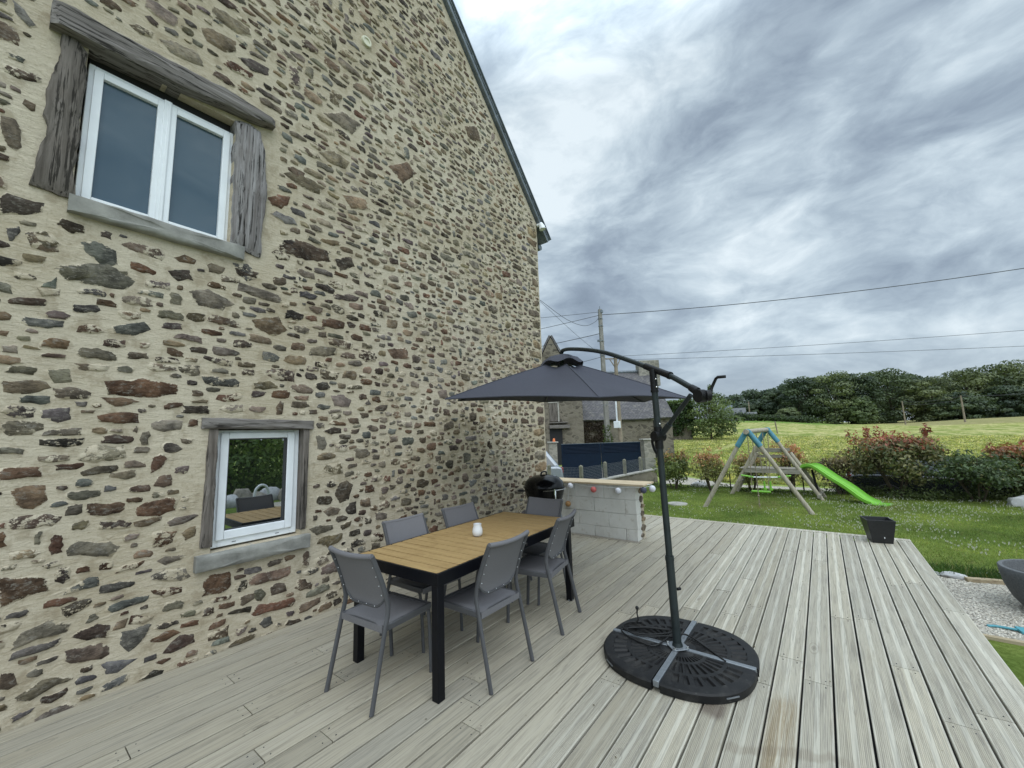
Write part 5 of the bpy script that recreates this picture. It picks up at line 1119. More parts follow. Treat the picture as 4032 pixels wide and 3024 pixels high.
shrub('hedge_shrub', 'rust-tipped shrub at the right edge of the view', (15.7, -3.75, -.42), 1.42, 1.5, 5000, 29, (0.19, 0.08, 0.05), (0.095, 0.095, 0.038), (0.025, 0.04, 0.018), 0.048, HG, 0.75, 6, 0, 4)
shrub('hedge_shrub', 'rust-tipped shrub beyond the right edge of the view', (15.4, -5.0, -.42), 1.35, 1.5, 3500, 30, (0.19, 0.08, 0.05), (0.095, 0.095, 0.038), (0.025, 0.04, 0.018), 0.048, HG, 0.75, 5)
rg = np.random.default_rng(77)
def low_cf(P, D, idx, rg):
    f = rg.random(len(P))[:, None]; return (np.array([0.045, 0.07, 0.025])*(1-f)+np.array([0.11, 0.14, 0.045])*f)*rg.uniform(.6, 1.3, len(P))[:, None]
cl = [(np.array((15.0+rg.uniform(-.3, .5), y, -0.30)), np.array((0.35, 0.4, rg.uniform(0.14, 0.34)))) for y in np.arange(-5.5, 0.0, 0.28)]+[(np.array((14.9+rg.uniform(-.3, .4), y, -0.38)), np.array((0.3, 0.4, rg.uniform(0.06, 0.14)))) for y in np.arange(0.2, 5.5, 0.5)]
V, c, P = leaves(rg, cl, 9000, 0.035, low_cf, 0.1, 0.4, 0.2); o = npmesh('undergrowth', V, 4, M_leaf, c); o['kind'] = 'stuff'; tag(o, 'weedy undergrowth along the foot of the hedge', 'undergrowth')
for i, (p, s, lb) in enumerate([((14.55, -3.62, -.34), (0.22, 0.42, 0.20), 'pale jagged rock at the right end of the hedge'), ((14.7, -4.35, -.35), (0.25, 0.35, 0.22), 'pale rock beyond the right end of the hedge'), ((15.2, 3.55, -.36), (0.16, 0.3, 0.16), 'pale rock under the shrub left of the swing'), ((15.5, -0.35, -.40), (0.2, 0.22, 0.17), 'pale rock between swing ladder foot and slide')]):
    o = rockmesh('rock', p, s, M_palerock, 11.0+i*3); tag(o, lb, 'rock', 'pale rocks along the hedge')
for i, (p, lb) in enumerate([((14.9, 2.55), 'thin black stake left of the swing frame'), ((15.2, 0.62), 'thin black stake behind the swing frame legs')]):
    mb = MB(); mb.cyl((p[0], p[1], -.45), (p[0], p[1], 0.12), 0.018, n=8); o = mb.build('stake', M_blackpl, None); tag(o, lb, 'stake', 'stakes in the hedge')

def tree_mesh(seed, h, w, n, leaf, cols, crown0=0.12, nc=26, trunk=True, lumps=(0.22, 0.36)):
    """returns (foliage mesh obj, trunk mesh obj) builders' data"""
    rg = np.random.default_rng(seed); rng = random.Random(seed); cz = h*(crown0+1)/2; cl = []
    for k in range(nc):
        u = (k+0.5)/nc; z = h*(crown0+0.02+(1-crown0)*u*0.95); prof = math.sin(math.pi*min(1, 0.16+0.80*u))**0.6; a = k*2.4+rng.uniform(-.5, .5); q = rng.uniform(*lumps)
        rr = w*0.5*prof; cl.append((np.array((rr*0.72*math.cos(a), rr*0.72*math.sin(a), z)), np.array((w*q, w*q, h*q*0.42))))
    cl.append((np.array((0, 0, cz)), np.array((w*0.28, w*0.28, h*0.36))))
    A, B = np.array(cols[0]), np.array(cols[1])
    def cf(P, D, idx, rg):
        f = rg.random(len(cl))[idx]; f = np.clip(f+rg.normal(size=len(P))*0.12, 0, 1)[:, None]; return (A*(1-f)+B*f)*rg.uniform(0.85, 1.15, len(P))[:, None]
    V, c, P = leaves(rg, cl, n, leaf, cf, 0.3, 0.6, 0.78, 0.32); return V, c, cl, rng
def tree(name, label, loc, h, w, n, leaf, cols, seed, group=None, crown0=0.12, nc=26, lumps=(0.22, 0.36), cat='tree'):
    V, c, cl, rng = tree_mesh(seed, h, w, n, leaf, cols, crown0, nc, True, lumps); root = thing(name, label, cat, loc, 0, group)
    npmesh('crown', V, 4, M_leaf, c, root); mb = MB(); limbs(mb, (0, 0, -0.3), (0, 0, h*0.82), max(0.05, h*0.022), cl, rng, 2); mb.build('trunk', M_bark, root, smooth=50); return root
# edge of the wood across the field
FG = 'trees along the edge of the wood'
D1, D2 = ((0.03, 0.05, 0.03), (0.10, 0.135, 0.065)); E1, E2 = ((0.06, 0.085, 0.04), (0.19, 0.225, 0.10))
for i, (p, h, w, cs, lb) in enumerate([
    ((186, 5.3, 3.0), 17, 15, (D1, D2), 'very dark rounded tree at the left end of the wood front'),
    ((187, -4.6, 1.9), 18.5, 19, (E1, E2), 'broad mid green tree in the wood front between two darker trees'),
    ((190, -12.5, 1.6), 17.5, 13, (D1, D2), 'dark narrow tree in the middle of the wood front'),
    ((198, -20.5, 1.3), 19.5, 18, (E1, (0.12, 0.155, 0.07)), 'tall green tree right of the wood middle'),
    ((180, -11.6, 1.7), 8.5, 7.5, ((0.07, 0.1, 0.04), (0.17, 0.22, 0.09)), 'small lighter green tree at the foot of the wood'),
    ((194, -30.5, 1.2), 15, 17, ((0.07, 0.09, 0.04), (0.2, 0.23, 0.10)), 'pale olive tree behind the first field pole'),
    ((200, -40.0, 1.3), 17.5, 17, (E1, (0.2, 0.23, 0.10)), 'olive crowned tree behind the second field pole'),
    ((205, -50.0, 1.5), 19.0, 18, (E1, (0.18, 0.21, 0.09)), 'tall olive tree right of the second field pole'),
    ((214, -62.0, 1.6), 18.0, 20, (D1, E2), 'wide dark tree at the right edge of the view'),
    ((190, -35.5, 1.2), 9.5, 15, (D1, D2), 'low dark tree under the olive crowns'),
    ((196, -46.0, 1.3), 10.5, 16, (D1, D2), 'low dark tree at the right under the tall olive tree'),
    ((203, -57.0, 1.5), 10.0, 16, (D1, D2), 'low dark tree nearest the right edge of the field'),
    ((193, 13.5, 4.4), 11.5, 12, (D1, D2), 'dark tree right of the grey house'),
    ((194, 22.0, 4.7), 6.5, 9, ((0.03, 0.05, 0.02), (0.07, 0.1, 0.04)), 'low green tree close behind the grey house'),
    ((178, 9.5, 3.2), 5.0, 8, (E1, E2), 'low bushy tree between grey house and wood')]):
    tree('woodland_tree', lb, p, h, w, 6500, 0.40, cs, 100+i, FG, 0.02, 34, (0.12, 0.22))
def reg_field(rg, N):
    x = 20.5+48*rg.random(N)**1.6; y = x*(-0.32+0.78*rg.random(N)); return x, y
o = blades('field_grass', 70000, reg_field, 0.11, 0.06, 14, (0.26, 0.32, 0.085), (0.56, 0.52, 0.22), lambda x, y: np.array([tz(a, b2) for a, b2 in zip(x, y)])); tag(o, 'tufted hay grass of the field beyond the hedge', 'grass')
rg = np.random.default_rng(5); cl = []
for (x, y, z) in [(245, 40, 17.5), (250, 34, 19), (252, 30, 20.0), (255, 27, 20.5), (258, 23, 21), (261, 18.8, 21.5), (264, 14, 23), (266, 9, 24.0), (258, 3, 24.5), (251, -1.4, 24), (249, -8, 24.2), (248, -14, 24.3), (253, -21, 24.3), (258, -28, 23.8), (263, -34, 22.5), (267, -39, 21.5), (270, -43, 19.5), (262, -49, 21.3), (268, -56, 21.5), (273, -64, 21.5), (278, -70, 21), (282, -76, 20.5), (285, -86, 21), (290, -98, 20)]:
    for k in range(5):
        zz = z-k*4.6-rg.uniform(0, 1.5); cl.append((np.array((x-k*3+rg.uniform(-3, 3), y+rg.uniform(-2.5, 2.5), zz)), np.array((5.5, rg.uniform(3.2, 5.2), rg.uniform(2.2, 3.4)))))
def ridge_cf(P, D, idx, rg):
    f = np.clip(rg.random(len(cl))[idx]*0.8+rg.normal(size=len(P))*0.2, 0, 1)[:, None]; return (np.array([0.045, 0.07, 0.05])*(1-f)+np.array([0.11, 0.145, 0.09])*f)*rg.uniform(.75, 1.2, len(P))[:, None]
V, c, P = leaves(rg, cl, 42000, 0.75, ridge_cf, 0.2, 0.65, 0.5); o = npmesh('forest', V, 4, M_leaf, c); o['kind'] = 'stuff'; tag(o, 'far wooded ridge rising behind the wood front', 'forest')
cl = [(np.array((168+rg.uniform(-3, 3), y, 3.0+0.11*y+0.3)), np.array((2.2, 2.4, rg.uniform(0.9, 1.6)))) for y in np.arange(2, 26, 1.6)]
V, c, P = leaves(rg, cl, 5000, 0.30, lambda P, D, idx, rg: (np.array([0.03, 0.05, 0.02])*(1-rg.random((len(P), 1)))+np.array([0.06, 0.085, 0.03])*rg.random((len(P), 1)))*rg.uniform(.7, 1.3, len(P))[:, None], 0.2, 0.6, 0.3); o = npmesh('far_hedge', V, 4, M_leaf, c); tag(o, 'low dark hedge in front of the grey house across the field', 'hedge')
tree('young_tree', 'bushy round young tree with whippy top beside the ivy-clad ruin', (56.5, 11.3, 0.55), 5.6, 6.0, 5200, 0.15, ((0.06, 0.09, 0.03), (0.17, 0.22, 0.08)), 61, None, 0.03, 30, (0.16, 0.28))
rg = np.random.default_rng(8); mbv = [(np.array((56.4+rg.uniform(-.4, .4), 11.1+rg.uniform(-.6, .6), 5.4+z)), np.array((0.30, 0.35, 0.5))) for z in (0.2, 0.6, 1.0, 1.5)]
V, c, P = leaves(rg, mbv, 500, 0.12, low_cf, 0.1, 0.5, 0.2); o = npmesh('leader_shoots', V-np.array((56.5, 11.3, 0.55)), 4, M_leaf, c*1.4, bpy.data.objects['young_tree'])
# trees behind the viewer, mirrored in the small window
for i, (p, h, w, lb) in enumerate([((3.5, -15, -.42), 9, 7, 'green tree mirrored at the left of the small window'), ((9, -17, -.42), 10, 8, 'green tree mirrored in the middle of the small window'), ((14, -16, -.42), 8, 7, 'green tree mirrored at the right of the small window'), ((6.5, -12.5, -.42), 4.5, 5, 'low light green bush mirrored in the small window')]):
    tree('garden_tree', lb, p, h, w, 9000, 0.10, ((0.09, 0.15, 0.03), (0.26, 0.34, 0.07)), 70+i, 'garden trees behind the viewer', 0.02, 26, (0.2, 0.34))
rng = random.Random(4)
for i in range(12):
    o = rockmesh('rubble_rock', (3.4+i*0.48+rng.uniform(-.1, .1), -7.6+rng.uniform(-.3, .3), -0.28), (rng.uniform(.25, .4), rng.uniform(.2, .3), rng.uniform(.2, .5)), M_palerock if i % 3 == 0 else M_rock, i*2.3, 2); tag(o, 'rough rock in the rubble row mirrored in the small window', 'rock', 'rubble rocks behind the viewer')
# ------------------------------------------------------------------ swing frame with slide
G0 = -0.405
sw = thing('swing_set', 'wooden swing frame with turquoise joints and lime slide on the lawn', 'swing set', (12.6, 1.35, G0))
class SB(MB):
    def build(self, *a, **k):
        self.v = [(p[0]-12.6, p[1]-1.35, p[2]-G0) for p in self.v]; return MB.build(self, *a, **k)
e = Vector((0.997, -0.080, 0)); A1 = Vector((11.39, 1.466, 1.475)); A2 = Vector((13.785, 1.274, 1.50)); A3 = A2+e*0.62
feet = {1: (Vector((11.363, 2.591, G0-.03)), Vector((11.417, .341, G0-.03))), 2: (Vector((13.905, 2.385, G0-.03)), Vector((13.665, .163, G0-.03)))}
feet[3] = (feet[2][0]+e*0.62, feet[2][1]+e*0.62)
mb = SB(); mb.tube([A1-e*0.16, A2+e*0.16], 0.062, 14); beam_o = mb.build('beam', M_log, sw, smooth=50)
for k, A in ((1, A1), (2, A2)):
    mb = SB(); mb.tube([A-e*0.07, A+e*0.07], 0.072, 14)
    if k == 2: mb.tube([A+e*0.10, A+e*0.17], 0.07, 14)
    for s in (0, 1):
        f = feet[k][s]; d_ = (f-A).normalized(); side_ = Vector((0, 0.055*(1 if s == 0 else -1), -0.03)); mb.tube([A+side_*0.6, A+side_+d_*0.38], 0.064, 12)
    mb.build('joint_sleeve', M_blue, sw, smooth=50)
for k in (1, 2, 3):
    for s in (0, 1):
        f = feet[k][s]; A = {1: A1, 2: A2, 3: A3}[k]; top = A+Vector((0, 0.055*(1 if s == 0 else -1), -0.03)); d_ = (f-top).normalized()
        if k == 3: top = top+(f-top)*0.29
        mb = SB(); mb.tube([top+d_*0.12, top.lerp(f, .55), f], [0.048, 0.05, 0.052], 12); mb.build('leg', M_log, sw, smooth=50)
def onleg(k, s, z):
    f = feet[k][s]; A = {1: A1, 2: A2, 3: A3}[k]; t = (A.z-z)/(A.z-f.z); return A.lerp(f, t)
for z in (0.0, 0.36):       # ladder rungs
    mb = SB(); mb.beam(onleg(2, 0, z-G0*0-0.02)-e*0.06, onleg(3, 0, z-0.02)+e*0.06, 0.07, 0.03); mb.build('rung', M_plank, sw)
mb = SB(); a = onleg(2, 1, G0+0.10)-e*0.07; b2 = onleg(3, 1, G0+0.10)+e*0.08; mb.beam(a, b2, 0.09, 0.10); mb.build('foot_beam', M_plank, sw, bevel=0.006)
mb = SB(); zp = 0.375
for kk in range(5):
    o_ = A2+e*(0.02+0.62*kk/4.4); L0 = onleg(2, 0, zp); R0_ = onleg(2, 1, zp); p0 = L0+e*(0.03+kk*0.135)+Vector((0, 0.16, 0)); p1 = R0_+e*(0.03+kk*0.135)-Vector((0, 0.04, 0)); mb.beam((p0.x, p0.y, zp+0.012), (p1.x, p1.y, zp+0.012), 0.125, 0.024)
mb.build('platform', M_plank, sw, bevel=0.003)
mb = SB()
for kk, oo in ((2, -0.05), (3, 0.05)):
    p0 = onleg(kk, 0, zp-0.06)+e*oo; p1 = onleg(kk, 1, zp-0.06)+e*oo; mb.beam(p0, p1, 0.028, 0.10)
mb.build('platform_apron', M_plank, sw, bevel=0.003)
mb = SB()
for kk, z, oo in ((3, 0.90, -0.06), (3, 0.70, 0.06), (2, 0.90, 0.05)):
    p0 = onleg(kk, 0, z)+e*oo+Vector((0, .08, 0)); p1 = onleg(kk, 1, z)+e*oo-Vector((0, .08, 0)); mb.beam(p0, p1, 0.026, 0.09)
mb.build('guard_rail', M_plank, sw, bevel=0.003)
# slide
su = Vector((-0.496, -0.868, 0)); so = Vector((14.1, 0.45, 0)); sw_ = Vector((0.868, -0.496, 0)); so = so+sw_*0.10
path = [(-.22, .385), (-.12, .40), (.0, .44), (.08, .455), (.18, .435), (.37, .31), (.62, .13), (.82, .01), (1.01, -.13), (1.19, -.275), (1.37, -.368), (1.55, -.388), (1.70, -.375)]
PS = [Vector((so.x+su.x*s, so.y+su.y*s, z-0.02)) for s, z in path]; PS = spline(PS, 5); hw = 0.19
sec = [(-hw-.02, .02), (-hw-.015, .085), (-hw+.015, .095), (-hw+.035, .03), (-hw+.07, .012), (-.07, .012), (-.055, .03), (-.035, .03), (-.02, .012), (.02, .012), (.035, .03), (.055, .03), (.07, .012), (hw-.07, .012), (hw-.035, .03), (hw-.015, .095), (hw+.015, .085), (hw+.02, .02), (hw-.02, -.012), (-hw+.02, -.012)]
mb = SB(); vs = []; n = len(sec); m_ = len(PS)
for i, p in enumerate(PS):
    t = (PS[min(i+1, m_-1)]-PS[max(i-1, 0)]).normalized(); nn = sw_.cross(t); nn = nn if nn.z > 0 else -nn; kf = 1.0 if i < m_-8 else 1-0.10*(i-m_+8)/8; kh = 1.0 if 6 < i < m_-8 else 0.5
    for x, h in sec: vs.append(p+sw_*x*kf+nn*h*(kh if h > 0.02 else 1))
mb.add(vs, [(i*n+k, i*n+(k+1) % n, (i+1)*n+(k+1) % n, (i+1)*n+k) for i in range(m_-1) for k in range(n)]+[tuple(range(n-1, -1, -1)), tuple((m_-1)*n+k for k in range(n))])
mb.build('slide', M_lime, sw, smooth=50)
mb = SB(); mb.beam((14.15, 0.34, zp-0.03), (14.05, 0.26, G0+0.12), 0.06, 0.02); mb.build('slide_strut', M_dark, sw)
def beam_pt(s): return A1.lerp(A2, s)-Vector((0, 0, 0.06))
# swing seat
s0 = beam_pt(0.34); mb = SB(); zs = -0.06
mb.prism([(s0.x-.08, s0.y-.21), (s0.x+.08, s0.y-.21), (s0.x+.09, s0.y), (s0.x+.08, s0.y+.21), (s0.x-.08, s0.y+.21), (s0.x-.09, s0.y)], 'z', zs-0.012, zs+0.022)
seat_o = mb.build('swing_seat', M_lime, sw, bevel=0.008)
for dy in (-.19, .19):
    mb = SB(); mb.tube([(s0.x, s0.y+dy*0.9, s0.z), (s0.x, s0.y+dy, zs)], 0.010, 7); mb.build('rope', M_rope, seat_o)
s1 = beam_pt(0.20); mb = SB(); mb.tube([s1, (s1.x, s1.y, -0.40)], 0.011, 7)
for z in (-0.33, -0.12, 0.15, 0.45): mb.sphere((s1.x, s1.y, z), 0.026, 8, 6)
mb.build('knotted_rope', M_rope, sw, smooth=60)
s2 = beam_pt(0.70); mb = SB(); zg = 0.215; mb.tube([(s2.x-.1, s2.y+.42, zg), (s2.x+.12, s2.y-.40, zg)], 0.018, 10); gl_ = mb.build('glider_bar', M_white, sw, smooth=50)
for dy in (.45, -.40):
    mb = SB(); mb.box((s2.x+(-.1 if dy > 0 else .1), s2.y+dy, zg+.03), (0.16, 0.30, 0.03), Matrix.Rotation(R(8 if dy > 0 else -8), 3, 'X')); mb.build('glider_seat', M_lime, gl_, bevel=0.01)
for dy in (.07, -.07):
    mb = SB(); mb.tube([(s2.x, s2.y+dy*2, s2.z), (s2.x, s2.y+dy, zg-0.10)], 0.011, 7); mb.build('rope', M_rope, gl_)
    mb = SB(); mb.tube([(s2.x, s2.y+dy, zg-0.10), (s2.x, s2.y+dy, zg-0.29)], 0.022, 8); mb.cyl((s2.x, s2.y+dy, zg-.34), (s2.x, s2.y+dy, zg-.29), 0.05, n=12); mb.build('foot_rest', M_lime, gl_)

# ------------------------------------------------------------------ low wall with post-and-wire fence
FP = [Vector(p) for p in ((11.37, 7.25), (11.39, 6.09), (12.98, 6.01), (14.36, 5.88), (15.73, 5.79))]; WT = 0.04
lw = MB(); path = [Vector((11.37, 8.6)), Vector((11.38, 6.07)), Vector((14.36, 5.87)), Vector((16.9, 5.62))]
for a, b2 in zip(path, path[1:]):
    lw.beam((a.x, a.y, (WT-0.62)/2), (b2.x, b2.y, (WT-0.62)/2), 0.16, 0.54+0.0)
o = lw.build('low_wall', M_barn, None, bevel=0.008); tag(o, 'low rough garden wall behind the counter carrying the wire fence', 'wall')
cp = MB()
for a, b2 in zip(path, path[1:]): cp.beam((a.x, a.y, WT-0.028), (b2.x, b2.y, WT-0.028), 0.22, 0.05)
cp.build('coping', M_conc, o, bevel=0.006)
fe = thing('wire_fence', 'short concrete posts with wire mesh on top of the low wall', 'fence', (12.98, 6.01, WT))
def FV(mb): mb.v = [(p[0]-12.98, p[1]-6.01, p[2]-WT) for p in mb.v]; return mb
for p in FP:
    mb = MB(); mb.box((p.x, p.y, WT+0.255), (0.095, 0.095, 0.51)); mb.add([(p.x-.0475, p.y-.0475, WT+.51), (p.x+.0475, p.y-.0475, WT+.51), (p.x+.0475, p.y+.0475, WT+.51), (p.x-.0475, p.y+.0475, WT+.51), (p.x, p.y, WT+.55)], [(0, 1, 4), (1, 2, 4), (2, 3, 4), (3, 0, 4)])
    FV(mb).build('post', M_postc, fe)
mb = MB(); pts = FP+[Vector((16.85, 5.62))]
for a, b2 in zip(pts, pts[1:]):
    for k in range(10): z = WT+0.03+0.048*k; mb.tube([(a.x-.05, a.y-.055, z), (b2.x-.05, b2.y-.055, z)], 0.0026, 3, cap=False)
    n = int((b2-a).length/0.05)
    for k in range(n): p = a.lerp(b2, k/n); mb.tube([(p.x-.05, p.y-.055, WT+.03), (p.x-.05, p.y-.055, WT+.465)], 0.0022, 3, cap=False)
FV(mb).build('wire_mesh', M_wire, fe)

# ------------------------------------------------------------------ driveway gate and pillars
ga = Vector((17.5, 10.4, 0)); gb = Vector((19.9, 7.26, 0)); gd = (gb-ga).normalized(); gn = Vector((-gd.y, gd.x, 0)); gn = gn if gn.dot(Vector((-1, -.5, 0))) > 0 else -gn
gt_ = thing('driveway_gate', 'dark navy double driveway gate with louvred upper panels', 'gate', (ga+gb)/2)
gm = Matrix((gd, -gn, Vector((0, 0, 1)))).transposed(); gt_.rotation_euler = gm.to_euler()
GL = (gb-ga).length; zb, zt = -0.70, 1.05
for s in (-1, 1):
    mb = MB(); x0, x1 = (-GL/2, -0.01) if s < 0 else (0.01, GL/2)
    mb.box(((x0+x1)/2, 0, (zb+0.55)/2), (x1-x0, 0.05, 0.55-zb)); mb.box((x0+0.05 if s < 0 else x0+0.04, 0, 0.8), (0.09, 0.052, 0.5)); mb.box((x1-0.05, 0, 0.8), (0.09, 0.052, 0.5)); mb.box(((x0+x1)/2, 0, zt-0.035), (x1-x0, 0.054, 0.07)); mb.box(((x0+x1)/2, 0, 0.53), (x1-x0, 0.056, 0.06))
    mb.box(((x0+x1)/2, 0.018, 0.79), (x1-x0-0.1, 0.008, 0.52)); leaf = mb.build('gate_leaf', M_navy, gt_, bevel=0.004)
    mb = MB()
    for k in range(6): mb.box(((x0+x1)/2, 0, 0.60+0.066*k+0.02), (x1-x0-0.18, 0.014, 0.06), Matrix.Rotation(R(-38), 3, 'X'))
    mb.build('louvre_panel', M_navy, leaf)
mb = MB(); mb.box((0, 0, zt+0.008), (GL, 0.06, 0.016)); mb.build('top_rail', M_zinc, gt_)
def pillar(c, w, lb):
    mb = MB(); mb.box((c[0], c[1], 0.165), (w, w, 1.94), Matrix.Rotation(math.atan2(gd.y, gd.x), 3, 'Z')); o = mb.build('gate_pillar', M_pillar, None, bevel=0.015); tag(o, lb, 'pillar')
    mb = MB(); mb.box((c[0], c[1], 1.165), (w+0.12, w+0.12, 0.06), Matrix.Rotation(math.atan2(gd.y, gd.x), 3, 'Z')); mb.build('cap', M_conc, o, bevel=0.01)
pillar((17.26, 10.74), 0.40, 'stone gate pillar left of the navy gate carrying the orange beacon'); pillar((20.14, 6.98), 0.52, 'wide stone gate pillar right of the navy gate behind the parasol mast')
mb = MB(); mb.lathe([(0.0, 0.0), (0.075, 0.0), (0.075, 0.03), (0.06, 0.035), (0.055, 0.12), (0.035, 0.16), (0.0, 0.17)], (0, 0, 0), 18); o = mb.build('beacon', M_orange, None, smooth=40, loc=(17.30, 10.68, 1.196)); tag(o, 'small orange beacon lamp on the left gate pillar', 'beacon')
mb = MB(); d_ = Vector((-gd.x, -gd.y, 0)); mb.beam(Vector((17.0, 11.1, -.1)), Vector((17.0, 11.1, -.1))+d_*5, 0.3, 1.7); o = mb.build('yard_wall', M_barn, None); tag(o, 'stone yard wall continuing left from the gate pillar', 'wall')

# ------------------------------------------------------------------ old stone buildings behind the gate
rv = Vector((0.606, -0.795, 0)); nv = Vector((0.795, 0.606, 0)); BO = Vector((27.5, 13.6, 0)); bz = math.atan2(rv.y, rv.x)
barn = thing('stone_barn', 'long old stone barn with sagging slate roof behind the gate', 'barn', BO, bz)
def gable(mb, x0, x1, y0, y1, z0, ze, zr, axis='x', mi=0):
    if axis == 'x':   # ridge along x
        ym = (y0+y1)/2
        for x, fl in ((x0, 0), (x1, 1)):
            f = [(x, y0, z0), (x, y1, z0), (x, y1, ze), (x, ym, zr), (x, y0, ze)]; mb.add(f, [tuple(range(5)) if fl else (4, 3, 2, 1, 0)], mi)
        mb.add([(x0, y0, z0), (x1, y0, z0), (x1, y0, ze), (x0, y0, ze)], [(0, 1, 2, 3)], mi); mb.add([(x0, y1, z0), (x1, y1, z0), (x1, y1, ze), (x0, y1, ze)], [(3, 2, 1, 0)], mi)
    else:
        xm = (x0+x1)/2
        for y, fl in ((y0, 1), (y1, 0)):
            f = [(x0, y, z0), (x1, y, z0), (x1, y, ze), (xm, y, zr), (x0, y, ze)]; mb.add(f, [tuple(range(5)) if fl else (4, 3, 2, 1, 0)], mi)
        mb.add([(x1, y0, z0), (x1, y1, z0), (x1, y1, ze), (x1, y0, ze)], [(0, 1, 2, 3)], mi); mb.add([(x0, y0, z0), (x0, y1, z0), (x0, y1, ze), (x0, y0, ze)], [(3, 2, 1, 0)], mi)
mb = MB(); gable(mb, -1.5, 6.0, 0, 8.4, -1.2, 2.6, 6.5); mb.build('wall', M_barn, barn, fixn=False)
def roofplane(mb, a, b2, c, d_, th=0.14):
    a, b2, c, d_ = map(Vector, (a, b2, c, d_)); n = (b2-a).cross(d_-a).normalized(); n = n if n.z > 0 else -n; N_ = 10; top = []
    for i in range(N_+1):
        for k in range(6):
            p = a.lerp(b2, i/N_).lerp(d_.lerp(c, i/N_), k/5); p = p+n*(0.07*mnoise.noise(p*0.7)-0.05*math.sin(math.pi*i/N_)); top.append(p+n*th)
    vs = top+[p-n*th for p in top]; m = len(top); f = [(i*6+k, (i+1)*6+k, (i+1)*6+k+1, i*6+k+1) for i in range(N_) for k in range(5)]; mb.add(vs, f+[tuple(m+q for q in reversed(ff)) for ff in f]+[(i*6, m+i*6, m+(i+1)*6, (i+1)*6) for i in range(N_)]+[(i*6+5, (i+1)*6+5, m+(i+1)*6+5, m+i*6+5) for i in range(N_)]+[(k, k+1, m+k+1, m+k) for k in range(5)]+[(N_*6+k, m+N_*6+k, m+N_*6+k+1, N_*6+k+1) for k in range(5)])
mb = MB(); roofplane(mb, (-1.9, -0.25, 2.45), (6.1, -0.25, 2.45), (6.1, 4.2, 6.55), (-1.9, 4.2, 6.55)); roofplane(mb, (6.1, 8.65, 2.45), (-1.9, 8.65, 2.45), (-1.9, 4.2, 6.55), (6.1, 4.2, 6.55)); roof_b = mb.build('roof', M_roof, barn, fixn=True)
mb = MB(); mb.beam((-1.95, -0.3, 2.62), (-1.95, 4.2, 6.78), 0.22, 0.10); mb.build('verge', M_conc, roof_b)
mb = MB(); mb.tube([(-1.9, 4.2, 6.72), (6.1, 4.2, 6.72)], 0.13, 8); mb.build('ridge_tiles', M_slate, roof_b)
mb = MB(); mb.box((5.9, 4.2, 6.5), (1.75, 0.9, 2.2)); mb.build('chimney', M_pillar, roof_b)
mb = MB(); mb.box((-1.35, -0.01, 1.9), (0.10, 0.06, 0.28)); mb.build('slit_window', M_dark, barn)
mb = MB(); mb.box((4.85, -0.01, 0.9), (0.5, 0.06, 3.0)); mb.build('doorway', M_dark, barn)
mb = MB(); mb.box((4.75, -0.06, 2.55), (0.55, 0.20, 0.35)); mb.build('door_head', M_conc, barn)
ho = thing('old_house', 'tall narrow stone house gable with dark loft door beside the barn', 'house', Vector((25.1, 15.44, 0))-nv*0.3, bz)
mb = MB(); gable(mb, -2.1, 2.1, 0, 9, -1.2, 4.5, 8.7, 'y'); mb.build('wall', M_barn, ho, fixn=False)
mb = MB(); roofplane(mb, (2.3, -0.05, 4.25), (2.3, 9, 4.25), (0, 9, 8.8), (0, -0.05, 8.8)); roofplane(mb, (-2.3, 9, 4.25), (-2.3, -0.05, 4.25), (0, -0.05, 8.8), (0, 9, 8.8)); mb.build('roof', M_roof, ho)
mb = MB(); mb.box((-0.02, -0.02, 3.15), (0.60, 0.08, 1.32)); ld = mb.build('loft_door', M_oakdark, ho)
mb = MB(); mb.box((0.34, -0.04, 3.2), (0.10, 0.10, 1.5)); mb.box((0.0, -0.04, 3.88), (0.8, 0.10, 0.14)); mb.build('stone_frame', M_conc, ld)
mb = MB(); mb.box((0.30, -0.16, 2.37), (1.3, 0.36, 0.08)); mb.box((0.35, -0.16, 2.08), (1.45, 0.42, 0.24)); mb.build('oak_ledge', M_oakx, ho, bevel=0.03)
mb = MB(); mb.box((0.1, -0.02, 0.6), (0.9, 0.08, 2.7)); mb.build('door', M_dark, ho)
rg = np.random.default_rng(15)
cl = [(np.array((x, -0.12, z)), np.array((0.34, 0.12, 0.42))) for x in np.arange(-0.5, 1.15, 0.25) for z in np.arange(0.4, 2.5, 0.36) if rg.random() < 0.85]
V, c, P = leaves(rg, cl, 3600, 0.07, lambda P, D, idx, rg: np.array([0.07, 0.052, 0.036])*rg.uniform(.5, 1.5, len(P))[:, None], 0.1, 0.35, 0.3)
npmesh('dead_creeper', V, 4, M_leaf, c, None); o = bpy.data.objects['dead_creeper']; o.location = BO; o.rotation_euler = (0, 0, bz); tag(o, 'brown dead creeper hanging on the barn wall', 'creeper')
cl = [(np.array((x, -0.2, z)), np.array((0.3, 0.16, 0.3))) for x, z in ((-1.2, .35), (-.9, .45), (-.6, .4), (.9, .4), (1.15, .7), (1.2, 1.1), (1.0, .9))]
V, c, P = leaves(rg, cl, 1500, 0.07, low_cf, 0.1, 0.5, 0.3); o = npmesh('ivy', V, 4, M_leaf, c); o.location = BO; o.rotation_euler = (0, 0, bz); tag(o, 'green ivy at the foot of the barn wall', 'ivy')
ru = thing('ivy_clad_ruin', 'square stone building overgrown with dark green ivy beyond the gate', 'building', (55.6, 13.6, 0.3), R(-58))
mb = MB(); mb.box((-3.0, 2.6, 2.2), (6.6, 5.0, 5.2)); mb.build('wall', M_barn, ru)
